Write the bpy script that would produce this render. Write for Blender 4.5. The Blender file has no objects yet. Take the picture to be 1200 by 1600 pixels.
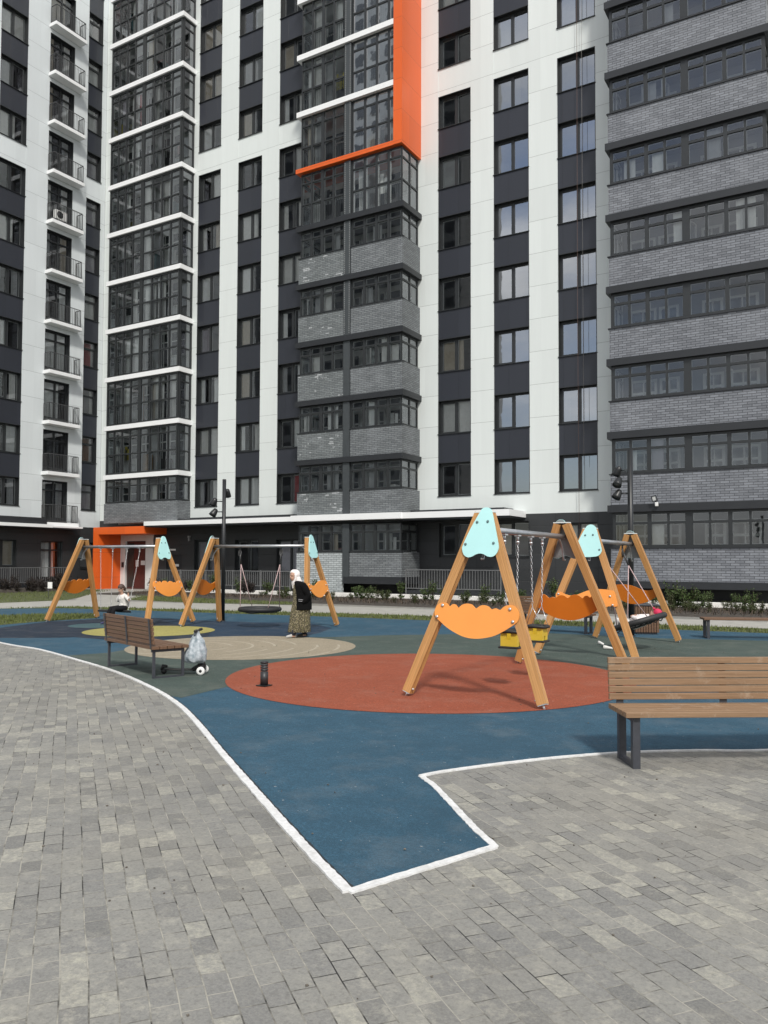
import bpy, bmesh, math, random
from mathutils import Vector, Matrix
from mathutils.geometry import tessellate_polygon
R = math.radians
random.seed(7)
S = bpy.context.scene
C = S.collection

# ---------------------------------------------------------------- camera, sky, sun, exposure
EYE, FPX, CYP, PIT, YAW, ROLL = 1.65, 1254.576, 831.351, R(2.17398), R(-30.72257), R(-0.182934)
cam = bpy.data.cameras.new("camera"); camo = bpy.data.objects.new("camera", cam); C.objects.link(camo)
cam.sensor_fit = 'VERTICAL'; cam.sensor_height = 36.0; cam.lens = FPX / 1600 * 36.0
cam.shift_y = (CYP - 800) / 1600; cam.clip_start = 0.05; cam.clip_end = 2000
camo.rotation_mode = 'QUATERNION'
camo.rotation_quaternion = (Matrix.Rotation(-YAW, 3, 'Z') @ Matrix.Rotation(math.pi / 2 + PIT, 3, 'X') @ Matrix.Rotation(-ROLL, 3, 'Z')).to_quaternion()
camo.location = (0, 0, EYE)
S.camera = camo

SUN_DIR = Vector((-0.656 * math.cos(R(45)), 0.755 * math.cos(R(45)), -math.sin(R(45)))).normalized()
sun = bpy.data.lights.new("sun", 'SUN'); sun.energy = 2.0; sun.angle = R(6.5); sun.color = (1.0, 0.965, 0.90)
suno = bpy.data.objects.new("sun", sun); C.objects.link(suno)
suno.rotation_mode = 'QUATERNION'; suno.rotation_quaternion = SUN_DIR.to_track_quat('-Z', 'Y'); suno.location = (20, -20, 40)

W = bpy.data.worlds.new("World"); S.world = W; W.use_nodes = True
wn, wl = W.node_tree.nodes, W.node_tree.links
wn.clear()
def wnode(t, **k):
    n = wn.new(t)
    for a, b in k.items(): setattr(n, a, b)
    return n
sky = wnode('ShaderNodeTexSky', sky_type='NISHITA', sun_disc=False, sun_elevation=R(45), sun_rotation=math.atan2(0.656, -0.755), altitude=100, air_density=1.0, dust_density=2.5, ozone_density=1.0)
tc = wnode('ShaderNodeTexCoord'); mp = wnode('ShaderNodeMapping'); mp.inputs['Scale'].default_value = (1, 1, 2.2)
nz = wnode('ShaderNodeTexNoise'); nz.inputs['Scale'].default_value = 2.1; nz.inputs['Detail'].default_value = 9; nz.inputs['Roughness'].default_value = 0.58
rp = wnode('ShaderNodeValToRGB'); rp.color_ramp.elements[0].position = 0.34; rp.color_ramp.elements[1].position = 0.54
nz2 = wnode('ShaderNodeTexNoise'); nz2.inputs['Scale'].default_value = 4.0; nz2.inputs['Detail'].default_value = 5
rp2 = wnode('ShaderNodeValToRGB')
rp2.color_ramp.elements[0].color = (4.0, 4.2, 4.5, 1); rp2.color_ramp.elements[1].color = (8.6, 8.6, 8.6, 1)
rp2.color_ramp.elements[0].position = 0.35; rp2.color_ramp.elements[1].position = 0.68
mx = wnode('ShaderNodeMix', data_type='RGBA')
bg = wnode('ShaderNodeBackground'); bg.inputs['Strength'].default_value = 0.110
wo = wnode('ShaderNodeOutputWorld')
wl.new(tc.outputs['Generated'], mp.inputs['Vector']); wl.new(mp.outputs[0], nz.inputs['Vector']); wl.new(mp.outputs[0], nz2.inputs['Vector'])
wl.new(nz.outputs['Fac'], rp.inputs['Fac']); wl.new(nz2.outputs['Fac'], rp2.inputs['Fac'])
wl.new(rp.outputs['Color'], mx.inputs['Factor']); wl.new(sky.outputs[0], mx.inputs['A']); wl.new(rp2.outputs['Color'], mx.inputs['B'])
wl.new(mx.outputs['Result'], bg.inputs['Color']); wl.new(bg.outputs[0], wo.inputs['Surface'])
S.view_settings.view_transform = 'Standard'; S.view_settings.look = 'None'; S.view_settings.exposure = 0.60; S.view_settings.gamma = 1.0
S.cycles.max_bounces = 6; S.cycles.transparent_max_bounces = 12; S.cycles.sample_clamp_indirect = 4.0
S.cycles.caustics_reflective = False; S.cycles.caustics_refractive = False
S.cycles.use_denoising = True

# ---------------------------------------------------------------- where a pixel of the photo meets the ground (survey helper)
def at(px, py, z=0.0):
    x = (px - 600) / FPX; zz = -(py - CYP) / FPX; yy = 1.0
    cr, sr = math.cos(ROLL), math.sin(ROLL); x, zz = cr * x - sr * zz, sr * x + cr * zz
    cp, sp = math.cos(PIT), math.sin(PIT); y, zv = cp * yy - sp * zz, sp * yy + cp * zz
    c, s = math.cos(YAW), math.sin(YAW)
    d = (c * x + s * y, -s * x + c * y, zv); t = (z - EYE) / d[2]
    return Vector((d[0] * t, d[1] * t, z))

# ---------------------------------------------------------------- materials
MATS = {}
class NT:
    def __init__(s, name):
        s.m = bpy.data.materials.new(name); s.m.use_nodes = True
        s.n, s.l = s.m.node_tree.nodes, s.m.node_tree.links
        s.b = s.n['Principled BSDF']; s.out = s.n['Material Output']
    def node(s, t, _in=None, **k):
        n = s.n.new(t)
        for a, b in k.items(): setattr(n, a, b)
        for a, b in (_in or {}).items(): s.put(n.inputs[a], b)
        return n
    def put(s, sock, v):
        if hasattr(v, 'links') and hasattr(v, 'is_output'): s.l.new(v, sock)
        elif isinstance(v, bpy.types.NodeSocket): s.l.new(v, sock)
        else: sock.default_value = v
    def math(s, op, a, b=0.0, c=None):
        n = s.node('ShaderNodeMath', operation=op); s.put(n.inputs[0], a); s.put(n.inputs[1], b)
        if c is not None: s.put(n.inputs[2], c)
        return n.outputs[0]
    def mix(s, f, a, b, blend='MIX'):
        n = s.node('ShaderNodeMix', data_type='RGBA', blend_type=blend, clamp_factor=True)
        s.put(n.inputs['Factor'], f); s.put(n.inputs['A'], a); s.put(n.inputs['B'], b); return n.outputs['Result']
    def noise(s, scale, detail=4, rough=0.55, vec=None, out='Fac', dist=0.0):
        n = s.node('ShaderNodeTexNoise'); n.inputs['Scale'].default_value = scale; n.inputs['Detail'].default_value = detail
        n.inputs['Roughness'].default_value = rough; n.inputs['Distortion'].default_value = dist
        s.l.new(vec if vec is not None else s.pos(), n.inputs['Vector']); return n.outputs[out]
    def pos(s):
        if not hasattr(s, '_p'): s._p = s.node('ShaderNodeNewGeometry').outputs['Position']
        return s._p
    def obj(s):
        if not hasattr(s, '_o'): s._o = s.node('ShaderNodeTexCoord').outputs['Object']
        return s._o
    def scale(s, vec, sc, rot=(0, 0, 0), loc=(0, 0, 0)):
        n = s.node('ShaderNodeMapping'); n.inputs['Scale'].default_value = sc; n.inputs['Rotation'].default_value = rot; n.inputs['Location'].default_value = loc
        s.l.new(vec, n.inputs['Vector']); return n.outputs[0]
    def ramp(s, f, p0, p1, c0=(0, 0, 0, 1), c1=(1, 1, 1, 1)):
        n = s.node('ShaderNodeValToRGB'); e = n.color_ramp.elements
        e[0].position, e[1].position = p0, p1; e[0].color, e[1].color = c0, c1
        s.l.new(f, n.inputs['Fac']); return n.outputs['Color']
    def bump(s, h, strength=0.3, dist=0.01):
        n = s.node('ShaderNodeBump'); n.inputs['Strength'].default_value = strength; n.inputs['Distance'].default_value = dist
        s.l.new(h, n.inputs['Height']); s.l.new(n.outputs[0], s.b.inputs['Normal'])
    def set(s, **k):
        for a, b in k.items(): s.put(s.b.inputs[a.replace('_', ' ')], b)

def col(c): return (c[0], c[1], c[2], 1.0)
def mul(c, f): return (min(c[0] * f, 1), min(c[1] * f, 1), min(c[2] * f, 1), 1.0)

def plain(name, c, rough=0.5, metal=0.0, var=0.12, scale=6.0, bump=0.0, bscale=60.0, space='pos', spec=0.5):
    if name in MATS: return MATS[name]
    t = NT(name); v = t.pos() if space == 'pos' else t.obj()
    f = t.ramp(t.noise(scale, 5, 0.6, v), 0.3, 0.7)
    t.set(Base_Color=t.mix(f, mul(c, 1 - var), mul(c, 1 + var)), Roughness=rough, Metallic=metal)
    t.b.inputs['Specular IOR Level'].default_value = spec
    if bump: t.bump(t.noise(bscale, 3, 0.6, v), bump, 0.01)
    MATS[name] = t.m; return t.m

def sep(t, v):
    n = t.node('ShaderNodeSeparateXYZ'); t.l.new(v, n.inputs[0]); return n.outputs
def comb(t, x, y, z=0.0):
    n = t.node('ShaderNodeCombineXYZ'); t.put(n.inputs[0], x); t.put(n.inputs[1], y); t.put(n.inputs[2], z); return n.outputs[0]

def panels(name, c, jz, step, jw=0.014, jcol=0.45, var=0.05, rough=0.45, ustep=0.0):
    t = NT(name); x, y, z = sep(t, t.pos())
    q = t.math('DIVIDE', t.math('SUBTRACT', z, jz), step)
    fr = t.math('FRACT', q); line = t.math('LESS_THAN', fr, jw / step)
    u = t.math('ADD', x, y)
    if ustep:
        uq = t.math('DIVIDE', u, ustep); line = t.math('MAXIMUM', line, t.math('LESS_THAN', t.math('FRACT', uq), jw / ustep)); cell = comb(t, t.math('FLOOR', uq), t.math('FLOOR', q))
    else: cell = comb(t, t.math('FLOOR', t.math('DIVIDE', u, 1.48)), t.math('FLOOR', q))
    wnz = t.node('ShaderNodeTexWhiteNoise', noise_dimensions='3D'); t.l.new(cell, wnz.inputs['Vector'])
    base = t.mix(wnz.outputs['Value'], mul(c, 1 - var), mul(c, 1 + var))
    streak = t.ramp(t.noise(1.0, 6, 0.65, t.scale(t.pos(), (3.0, 3.0, 0.22))), 0.35, 0.75)
    base = t.mix(t.math('MULTIPLY', streak, 0.16), base, mul(c, 0.72))
    t.set(Base_Color=t.mix(line, base, mul(c, jcol)), Roughness=rough)
    t.bump(t.math('SUBTRACT', 1.0, line), 0.6, 0.01)
    MATS[name] = t.m; return t.m

def bricks(name, c1, c2, mortar, bw, bh, mort=0.008, white=0.0, spec=0.4):
    t = NT(name); x, y, z = sep(t, t.pos()); u = t.math('ADD', x, y)
    b = t.node('ShaderNodeTexBrick', offset=0.5); b.inputs['Scale'].default_value = 1.0
    b.inputs['Brick Width'].default_value = bw; b.inputs['Row Height'].default_value = bh; b.inputs['Mortar Size'].default_value = mort
    b.inputs['Mortar Smooth'].default_value = 0.1; b.inputs['Bias'].default_value = 0.0
    b.inputs['Color1'].default_value = c1; b.inputs['Color2'].default_value = c2; b.inputs['Mortar'].default_value = mortar
    t.l.new(comb(t, u, z), b.inputs['Vector'])
    cc = t.mix(t.ramp(t.noise(30, 4), 0.35, 0.7), b.outputs['Color'], mul((0.75, 0.77, 0.8), 1), 'MULTIPLY')
    if white:
        n = t.noise(1.1, 5, 0.7); row = t.math('FLOOR', t.math('DIVIDE', z, bh)); u2 = t.math('ADD', u, t.math('MULTIPLY', t.math('SUBTRACT', 1.0, t.math('FLOORED_MODULO', row, 2.0)), 0.5 * bw)); cell = comb(t, t.math('FLOOR', t.math('DIVIDE', u2, bw)), row)
        w = t.node('ShaderNodeTexWhiteNoise'); t.l.new(cell, w.inputs['Vector'])
        f = t.math('MULTIPLY', t.math('GREATER_THAN', t.math('MULTIPLY', w.outputs['Value'], t.ramp(n, 0.35, 0.65)), 1.0 - white), t.math('SUBTRACT', 1.0, b.outputs['Fac']))
        cc = t.mix(t.math('MULTIPLY', f, 0.7), cc, (0.5, 0.52, 0.53, 1))
    bloom = t.ramp(t.noise(0.9, 6, 0.65), 0.5, 0.8)
    cc = t.mix(t.math('MULTIPLY', bloom, 0.22), cc, (0.42, 0.44, 0.47, 1))
    t.set(Base_Color=cc, Roughness=0.55); t.b.inputs['Specular IOR Level'].default_value = spec
    t.bump(t.math('SUBTRACT', 1.0, b.outputs['Fac']), 0.7, 0.01)
    MATS[name] = t.m; return t.m

def glass(name, tint, base, power=1.3, wob=0.02):
    t = NT(name); t.n.remove(t.b)
    tr = t.node('ShaderNodeBsdfTransparent'); tr.inputs[0].default_value = tint
    gl = t.node('ShaderNodeBsdfGlossy'); gl.inputs['Roughness'].default_value = 0.015; gl.inputs['Color'].default_value = (0.93, 0.96, 1.0, 1)
    bp = t.node('ShaderNodeBump'); bp.inputs['Strength'].default_value = wob; bp.inputs['Distance'].default_value = 0.05
    t.l.new(t.noise(1.3, 2, 0.5), bp.inputs['Height']); t.l.new(bp.outputs[0], gl.inputs['Normal'])
    fr = t.node('ShaderNodeFresnel'); fr.inputs[0].default_value = 1.5
    f = t.math('ADD', t.math('MULTIPLY', fr.outputs[0], power), base)
    m = t.node('ShaderNodeMixShader'); t.l.new(t.math('MINIMUM', f, 0.95), m.inputs[0]); t.l.new(tr.outputs[0], m.inputs[1]); t.l.new(gl.outputs[0], m.inputs[2])
    t.l.new(m.outputs[0], t.out.inputs['Surface']); MATS[name] = t.m; return t.m

def wood(name, c1, c2, rough=0.5, sc=(30, 30, 1.6), knots=0.0, wear=0.0):
    t = NT(name); v = t.scale(t.obj(), sc)
    g = t.noise(1.0, 6, 0.65, v, dist=0.6); fine = t.noise(4.0, 3, 0.6, v)
    cc = t.mix(t.ramp(g, 0.3, 0.72), c1, c2); cc = t.mix(t.math('MULTIPLY', t.ramp(fine, 0.45, 0.7), 0.35), cc, mul(c1, 0.6))
    big = t.ramp(t.noise(1.4, 3, 0.6, t.obj()), 0.35, 0.7); cc = t.mix(t.math('MULTIPLY', big, 0.3), cc, mul(c2, 0.8))
    if wear: cc = t.mix(t.math('MULTIPLY', t.ramp(t.noise(5, 8, 0.75), 0.56, 0.68), wear), cc, (0.42, 0.34, 0.26, 1))
    t.set(Base_Color=cc, Roughness=rough); t.bump(g, 0.15, 0.004); MATS[name] = t.m; return t.m

def rubber(name, c, dirt=0.5):
    t = NT(name)
    sp = t.noise(170, 2, 0.7); sp2 = t.noise(420, 1, 0.5)
    cc = t.mix(t.ramp(sp, 0.30, 0.70), mul(c, 0.55), mul(c, 1.42)); cc = t.mix(t.math('MULTIPLY', t.ramp(t.noise(62, 3, 0.8), 0.46, 0.60), 0.55), cc, mul(c, 0.45)); cc = t.mix(t.math('MULTIPLY', t.ramp(t.noise(33, 4, 0.8, t.scale(t.pos(), (1, 1, 1), loc=(5, 3, 0))), 0.52, 0.66), 0.45), cc, mul(c, 1.55)); grit = t.ramp(t.noise(24, 2, 0.5, t.scale(t.pos(), (1, 1, 1), loc=(2, 8, 0))), 0.735, 0.75); cc = t.mix(t.math('MULTIPLY', grit, 0.8), cc, (0.42, 0.42, 0.40, 1))
    cc = t.mix(t.math('MULTIPLY', t.ramp(sp2, 0.62, 0.72), 0.25), cc, mul((c[0] + 0.15, c[1] + 0.15, c[2] + 0.15), 1))
    blot = t.ramp(t.noise(3.6, 9, 0.82), 0.45, 0.60); cc = t.mix(t.math('MULTIPLY', blot, dirt * 0.9), cc, mul(c, 0.55)); big = t.ramp(t.noise(0.55, 6, 0.62), 0.42, 0.66); cc = t.mix(t.math('MULTIPLY', big, dirt), cc, mul(c, 0.62))
    dust = t.ramp(t.noise(1.7, 7, 0.68, t.scale(t.pos(), (1, 1, 1), loc=(9, 4, 0))), 0.5, 0.72); cc = t.mix(t.math('MULTIPLY', dust, 0.30), cc, mul(((c[0] + 0.22) / 2, (c[1] + 0.2) / 2, (c[2] + 0.17) / 2), 1.25))
    t.set(Base_Color=cc, Roughness=0.85); t.b.inputs['Specular IOR Level'].default_value = 0.25
    t.bump(sp, 0.5, 0.006); MATS[name] = t.m; return t

# ---------------------------------------------------------------- mesh helpers
class MB:
    def __init__(s): s.v, s.f, s.sm = [], [], []
    def add(s, vs, fs, smooth=False):
        o = len(s.v); s.v += [Vector(p) for p in vs]; s.f += [[i + o for i in f] for f in fs]; s.sm += [smooth] * len(fs); return s
    def box(s, x0, x1, y0, y1, z0, z1):
        return s.add([(x0, y0, z0), (x1, y0, z0), (x1, y1, z0), (x0, y1, z0), (x0, y0, z1), (x1, y0, z1), (x1, y1, z1), (x0, y1, z1)],
                     [(0, 3, 2, 1), (4, 5, 6, 7), (0, 1, 5, 4), (1, 2, 6, 5), (2, 3, 7, 6), (3, 0, 4, 7)])
    def bbox(s, x0, x1, y0, y1, z0, z1, b):  # box with chamfered edges
        bm = bmesh.new(); bmesh.ops.create_cube(bm, size=1.0)
        for v in bm.verts: v.co = Vector(((x0 + x1) / 2 + v.co.x * (x1 - x0), (y0 + y1) / 2 + v.co.y * (y1 - y0), (z0 + z1) / 2 + v.co.z * (z1 - z0)))
        bmesh.ops.bevel(bm, geom=bm.edges[:], offset=b, segments=2, affect='EDGES', profile=0.5)
        bm.verts.index_update(); s.add([v.co.copy() for v in bm.verts], [[v.index for v in f.verts] for f in bm.faces]); bm.free(); return s
    def bar(s, a, b, w, h=None, up=(0, 0, 1)):
        a, b = Vector(a), Vector(b); h = h or w; d = (b - a).normalized(); up = Vector(up)
        if abs(d.dot(up)) > 0.98: up = Vector((1, 0, 0))
        x = d.cross(up).normalized(); y = x.cross(d).normalized()
        vs = [p + x * i * w / 2 + y * j * h / 2 for p in (a, b) for i, j in ((-1, -1), (1, -1), (1, 1), (-1, 1))]
        return s.add(vs, [(0, 1, 2, 3), (7, 6, 5, 4), (0, 4, 5, 1), (1, 5, 6, 2), (2, 6, 7, 3), (3, 7, 4, 0)])
    def tube(s, pts, r, n=8, closed=False, cap=True):
        pts = [Vector(p) for p in pts]; m = len(pts); rr = r if isinstance(r, (list, tuple)) else [r] * m
        vs = []; prev = None
        for i, p in enumerate(pts):
            if closed: d = pts[(i + 1) % m] - pts[i - 1]
            else: d = pts[min(i + 1, m - 1)] - pts[max(i - 1, 0)]
            d.normalize()
            if prev is None:
                u = Vector((0, 0, 1)) if abs(d.z) < 0.9 else Vector((1, 0, 0)); x = d.cross(u).normalized()
            else: x = (prev - d * prev.dot(d)).normalized()
            prev = x; y = d.cross(x)
            vs += [p + (x * math.cos(2 * math.pi * k / n) + y * math.sin(2 * math.pi * k / n)) * rr[i] for k in range(n)]
        fs = []
        for i in range(m if closed else m - 1):
            a, b = i * n, ((i + 1) % m) * n
            fs += [(a + k, a + (k + 1) % n, b + (k + 1) % n, b + k) for k in range(n)]
        if cap and not closed: fs += [tuple(range(n))[::-1], tuple((m - 1) * n + k for k in range(n))]
        return s.add(vs, fs, True)
    def lathe(s, prof, n=16, c=(0, 0, 0)):  # prof: (r, z) from bottom to top
        c = Vector(c); vs = [c + Vector((r * math.cos(2 * math.pi * k / n), r * math.sin(2 * math.pi * k / n), z)) for r, z in prof for k in range(n)]
        fs = [(i * n + k, i * n + (k + 1) % n, (i + 1) * n + (k + 1) % n, (i + 1) * n + k) for i in range(len(prof) - 1) for k in range(n)]
        fs += [tuple(range(n))[::-1], tuple((len(prof) - 1) * n + k for k in range(n))]
        return s.add(vs, fs, True)
    def loft(s, rings, cap=True, smooth=True):
        n = len(rings[0]); vs = [Vector(p) for r in rings for p in r]
        fs = [(i * n + k, i * n + (k + 1) % n, (i + 1) * n + (k + 1) % n, (i + 1) * n + k) for i in range(len(rings) - 1) for k in range(n)]
        if cap: fs += [tuple(range(n))[::-1], tuple((len(rings) - 1) * n + k for k in range(n))]
        return s.add(vs, fs, smooth)
    def prism(s, outline, y0, y1):  # outline of (x, z), extruded along y
        n = len(outline); tri = tessellate_polygon([[Vector((p[0], p[1], 0)) for p in outline]])
        vs = [(p[0], y0, p[1]) for p in outline] + [(p[0], y1, p[1]) for p in outline]
        fs = [tuple(t) for t in tri] + [tuple(i + n for i in t[::-1]) for t in tri] + [(i, (i + 1) % n, (i + 1) % n + n, i + n) for i in range(n)]
        return s.add(vs, fs)
    def poly(s, pts, z):
        tri = tessellate_polygon([[Vector((p[0], p[1], 0)) for p in pts]])
        vs = [(p[0], p[1], z) for p in pts]; fs = []
        for t in tri:
            a, b, c = (Vector(vs[i]) for i in t)
            fs.append(tuple(t) if (b - a).cross(c - a).z > 0 else tuple(t[::-1]))
        return s.add(vs, fs)
    def quad(s, a, b, c, d): return s.add([a, b, c, d], [(0, 1, 2, 3)])
    def ico(s, c, r, sub=1, sq=(1, 1, 1), jit=0.0):
        bm = bmesh.new(); bmesh.ops.create_icosphere(bm, subdivisions=sub, radius=1.0); bm.verts.index_update(); c = Vector(c)
        s.add([c + Vector((v.co.x * r * sq[0], v.co.y * r * sq[1], v.co.z * r * sq[2])) * (1 + random.uniform(-jit, jit)) for v in bm.verts], [[v.index for v in f.verts] for f in bm.faces], True); bm.free(); return s
    def xf(s, M): s.v = [M @ p for p in s.v]; return s
    def mesh(s, name):
        me = bpy.data.meshes.new(name); me.from_pydata([tuple(p) for p in s.v], [], s.f); me.update()
        bm = bmesh.new(); bm.from_mesh(me); bmesh.ops.recalc_face_normals(bm, faces=bm.faces[:]); bm.to_mesh(me); bm.free()
        me.polygons.foreach_set('use_smooth', s.sm); me.update(); return me

def tag(o, label=None, cat=None, group=None, kind=None):
    for k, v in (('label', label), ('category', cat), ('group', group), ('kind', kind)):
        if v: o[k] = v
    return o
def empty(name, loc=(0, 0, 0), rz=0.0, label=None, cat=None, group=None, kind=None):
    o = bpy.data.objects.new(name, None); C.objects.link(o); o.location = loc; o.rotation_euler = (0, 0, rz); o.empty_display_size = 0.2
    return tag(o, label, cat, group, kind)
def part(name, mb, mat, parent=None, world=False, flat=False):
    if world and parent is not None: mb.xf(Matrix.Translation(-parent.location))
    me = mb.mesh(name)
    if flat: me.polygons.foreach_set('use_smooth', [False] * len(me.polygons))
    me.materials.append(mat)
    o = bpy.data.objects.new(name, me); C.objects.link(o)
    if parent is not None: o.parent = parent
    return o
def single(name, mb, mat, loc, rz, label, cat, group=None):
    o = part(name, mb, mat); o.location = loc; o.rotation_euler = (0, 0, rz); return tag(o, label, cat, group)
def struct(name, mb, mat): return tag(part(name, mb, mat), kind='structure')
def dup(o, parent=None, loc=None, rz=None):
    c = o.copy(); C.objects.link(c)
    c.parent = parent
    if loc is not None: c.location = loc
    if rz is not None: c.rotation_euler = (0, 0, rz)
    for ch in list(o.children): dup(ch, c)
    return c
def circle(cx, cy, r, n=64, a0=0.0, a1=2 * math.pi): return [(cx + r * math.cos(a0 + (a1 - a0) * i / n), cy + r * math.sin(a0 + (a1 - a0) * i / n)) for i in range(n)]
def spline(pts, k=6):  # Catmull-Rom through the points
    pts = [Vector(p) for p in pts]; out = []
    for i in range(len(pts) - 1):
        p0, p1, p2, p3 = pts[max(i - 1, 0)], pts[i], pts[i + 1], pts[min(i + 2, len(pts) - 1)]
        for j in range(k):
            t = j / k; out.append(0.5 * ((2 * p1) + (p2 - p0) * t + (2 * p0 - 5 * p1 + 4 * p2 - p3) * t * t + (3 * p1 - p0 - 3 * p2 + p3) * t ** 3))
    return out + [pts[-1]]

# ---------------------------------------------------------------- ground, rubber, kerbs, paths
def paver_mat():
    t = NT('concrete_pavers'); x, y, z = sep(t, t.pos())
    wob = t.noise(0.25, 2, 0.5)
    v = t.scale(t.pos(), (1, 1, 1), rot=(0, 0, R(38)))
    b = t.node('ShaderNodeTexBrick', offset=0.5, offset_frequency=2, squash=1.35, squash_frequency=3); b.inputs['Scale'].default_value = 1.0
    b.inputs['Brick Width'].default_value = 0.165; b.inputs['Row Height'].default_value = 0.104; b.inputs['Mortar Size'].default_value = 0.0034; b.inputs['Mortar Smooth'].default_value = 0.25
    b.inputs['Color1'].default_value = (0, 0, 0, 1); b.inputs['Color2'].default_value = (1, 1, 1, 1); b.inputs['Mortar'].default_value = (0.5, 0.5, 0.5, 1); b.inputs['Bias'].default_value = 0.0
    vx = t.node('ShaderNodeVectorMath', operation='ADD'); t.l.new(v, vx.inputs[0]); dn = t.noise(1.3, 2, 0.5, out='Color'); ds = t.node('ShaderNodeVectorMath', operation='SCALE'); t.l.new(dn, ds.inputs[0]); ds.inputs['Scale'].default_value = 0.03; t.l.new(ds.outputs[0], vx.inputs[1])
    t.l.new(vx.outputs[0], b.inputs['Vector'])
    tone = b.outputs['Color']
    cr = t.node('ShaderNodeValToRGB'); e = cr.color_ramp.elements; e[0].position = 0.0; e[0].color = (0.148, 0.147, 0.141, 1); e[1].position = 1.0; e[1].color = (0.262, 0.256, 0.230, 1)
    for p, c in ((0.22, (0.190, 0.188, 0.180, 1)), (0.5, (0.212, 0.209, 0.195, 1)), (0.8, (0.228, 0.224, 0.206, 1))):
        q = e.new(p); q.color = c
    t.l.new(tone, cr.inputs['Fac']); cc = cr.outputs['Color']
    fine = t.noise(80, 4, 0.8); cc = t.mix(t.math('MULTIPLY', t.ramp(fine, 0.42, 0.62), 0.32), cc, mul((0.36, 0.35, 0.31), 1))
    cc = t.mix(t.math('MULTIPLY', t.ramp(t.noise(38, 4, 0.7), 0.50, 0.64), 0.36), cc, (0.105, 0.102, 0.094, 1))
    lime = t.ramp(t.noise(9, 7, 0.8), 0.50, 0.66); area = t.ramp(t.noise(0.9, 5, 0.65), 0.36, 0.60)
    cc = t.mix(t.math('MULTIPLY', t.math('MULTIPLY', lime, area), 0.60), cc, (0.44, 0.42, 0.35, 1))
    fl = t.math('MULTIPLY', t.math('GREATER_THAN', tone, 0.86), t.ramp(t.noise(24, 8, 0.85), 0.47, 0.62)); cc = t.mix(t.math('MULTIPLY', fl, 0.55), cc, (0.48, 0.46, 0.37, 1))
    warm = t.ramp(t.noise(0.45, 4, 0.6, t.scale(t.pos(), (1, 1, 1), loc=(3, 7, 0))), 0.45, 0.7); cc = t.mix(t.math('MULTIPLY', warm, 0.22), cc, (0.32, 0.29, 0.22, 1))
    jn = t.noise(3.0, 5, 0.7); jc = t.mix(t.ramp(jn, 0.40, 0.58), (0.035, 0.034, 0.032, 1), (0.34, 0.325, 0.28, 1))
    cc = t.mix(b.outputs['Fac'], cc, jc)
    t.set(Base_Color=cc, Roughness=0.9); t.b.inputs['Specular IOR Level'].default_value = 0.2
    st = t.ramp(t.noise(0.35, 6, 0.65, t.scale(t.pos(), (1, 1, 1), loc=(1, 2, 0))), 0.44, 0.68); cc = t.mix(t.math('MULTIPLY', st, 0.22), cc, (0.10, 0.10, 0.10, 1)); t.set(Base_Color=cc)
    h = t.math('ADD', t.math('MULTIPLY', t.math('SUBTRACT', 1.0, b.outputs['Fac']), 1.0), t.math('MULTIPLY', fine, 0.35))
    h = t.math('ADD', h, t.math('MULTIPLY', tone, 0.25))
    t.bump(h, 0.55, 0.006); return t.m
struct('ground', MB().quad((-300, -300, 0), (300, -300, 0), (300, 300, 0), (-300, 300, 0)), paver_mat())

KL = [(-27, 13.2), (-21, 11.9)] + [tuple(at(*p)[:2]) for p in [(0, 1008), (60, 1018), (120, 1034), (180, 1052), (240, 1078), (280, 1103), (310, 1132), (350, 1180), (400, 1237), (450, 1293), (500, 1347), (548, 1395)]]
KLs = [tuple(p) for p in spline([Vector((a, b)) for a, b in KL], 6)]
TIP2 = tuple(at(776, 1323)[:2])
KR = [tuple(at(*p)[:2]) for p in [(660, 1213), (700, 1205), (800, 1191), (900, 1180), (1000, 1173), (1100, 1170), (1200, 1169)]] + [(0.3, 8.9), (1.9, 10.9), (3.0, 13.5), (3.2, 21.2)]
KRs = [tuple(p) for p in spline([Vector((a, b)) for a, b in KR], 5)]
FAR = [(-1.9, 21.1), (-6, 20.7), (-10.6, 20.4), (-13.5, 20.2), (-17, 19.7), (-20.8, 19.2), (-24.3, 18.6), (-26.5, 16.5)]
blue_t = rubber('blue_rubber', (0.036, 0.094, 0.142), 0.45)
struct('rubber_surface', MB().poly(KLs + [TIP2] + KRs + FAR, 0.004), blue_t.m)
def ribbon(mb, path, w, z0, z1, side=0.0):
    P0 = [Vector((p[0], p[1])) for p in path]; P = []
    for i in range(len(P0) - 1):
        k = max(1, min(40, int((P0[i + 1] - P0[i]).length / 0.035)))
        P += [P0[i].lerp(P0[i + 1], j / k) for j in range(k)]
    P.append(P0[-1]); n = len(P); L = []; rj = random.Random(n)
    for i in range(n):
        d = (P[min(i + 1, n - 1)] - P[max(i - 1, 0)]).normalized(); nn = Vector((-d.y, d.x))
        L.append((P[i] + nn * (side + w / 2 + rj.uniform(-.0035, .0035)), P[i] + nn * (side - w / 2 + rj.uniform(-.0035, .0035))))
    mb.loft([[(a.x, a.y, z0), (b.x, b.y, z0), (b.x, b.y, z1), (a.x, a.y, z1)] for a, b in L], smooth=False)
    return mb
def kerb_mat():
    t = NT('white_kerb_paint')
    chip = t.ramp(t.noise(34, 9, 0.85), 0.585, 0.66); c = t.mix(t.ramp(t.noise(40, 3), 0.3, 0.7), (0.58, 0.58, 0.57, 1), (0.72, 0.72, 0.71, 1)); c = t.mix(t.math('MULTIPLY', t.ramp(t.noise(6, 6, 0.7), 0.48, 0.66), 0.45), c, (0.40, 0.39, 0.37, 1))
    c = t.mix(chip, c, (0.30, 0.29, 0.26, 1)); t.set(Base_Color=c, Roughness=0.8); t.bump(t.noise(60, 4), 0.3, 0.004); return t.m
km = kerb_mat()
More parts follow.
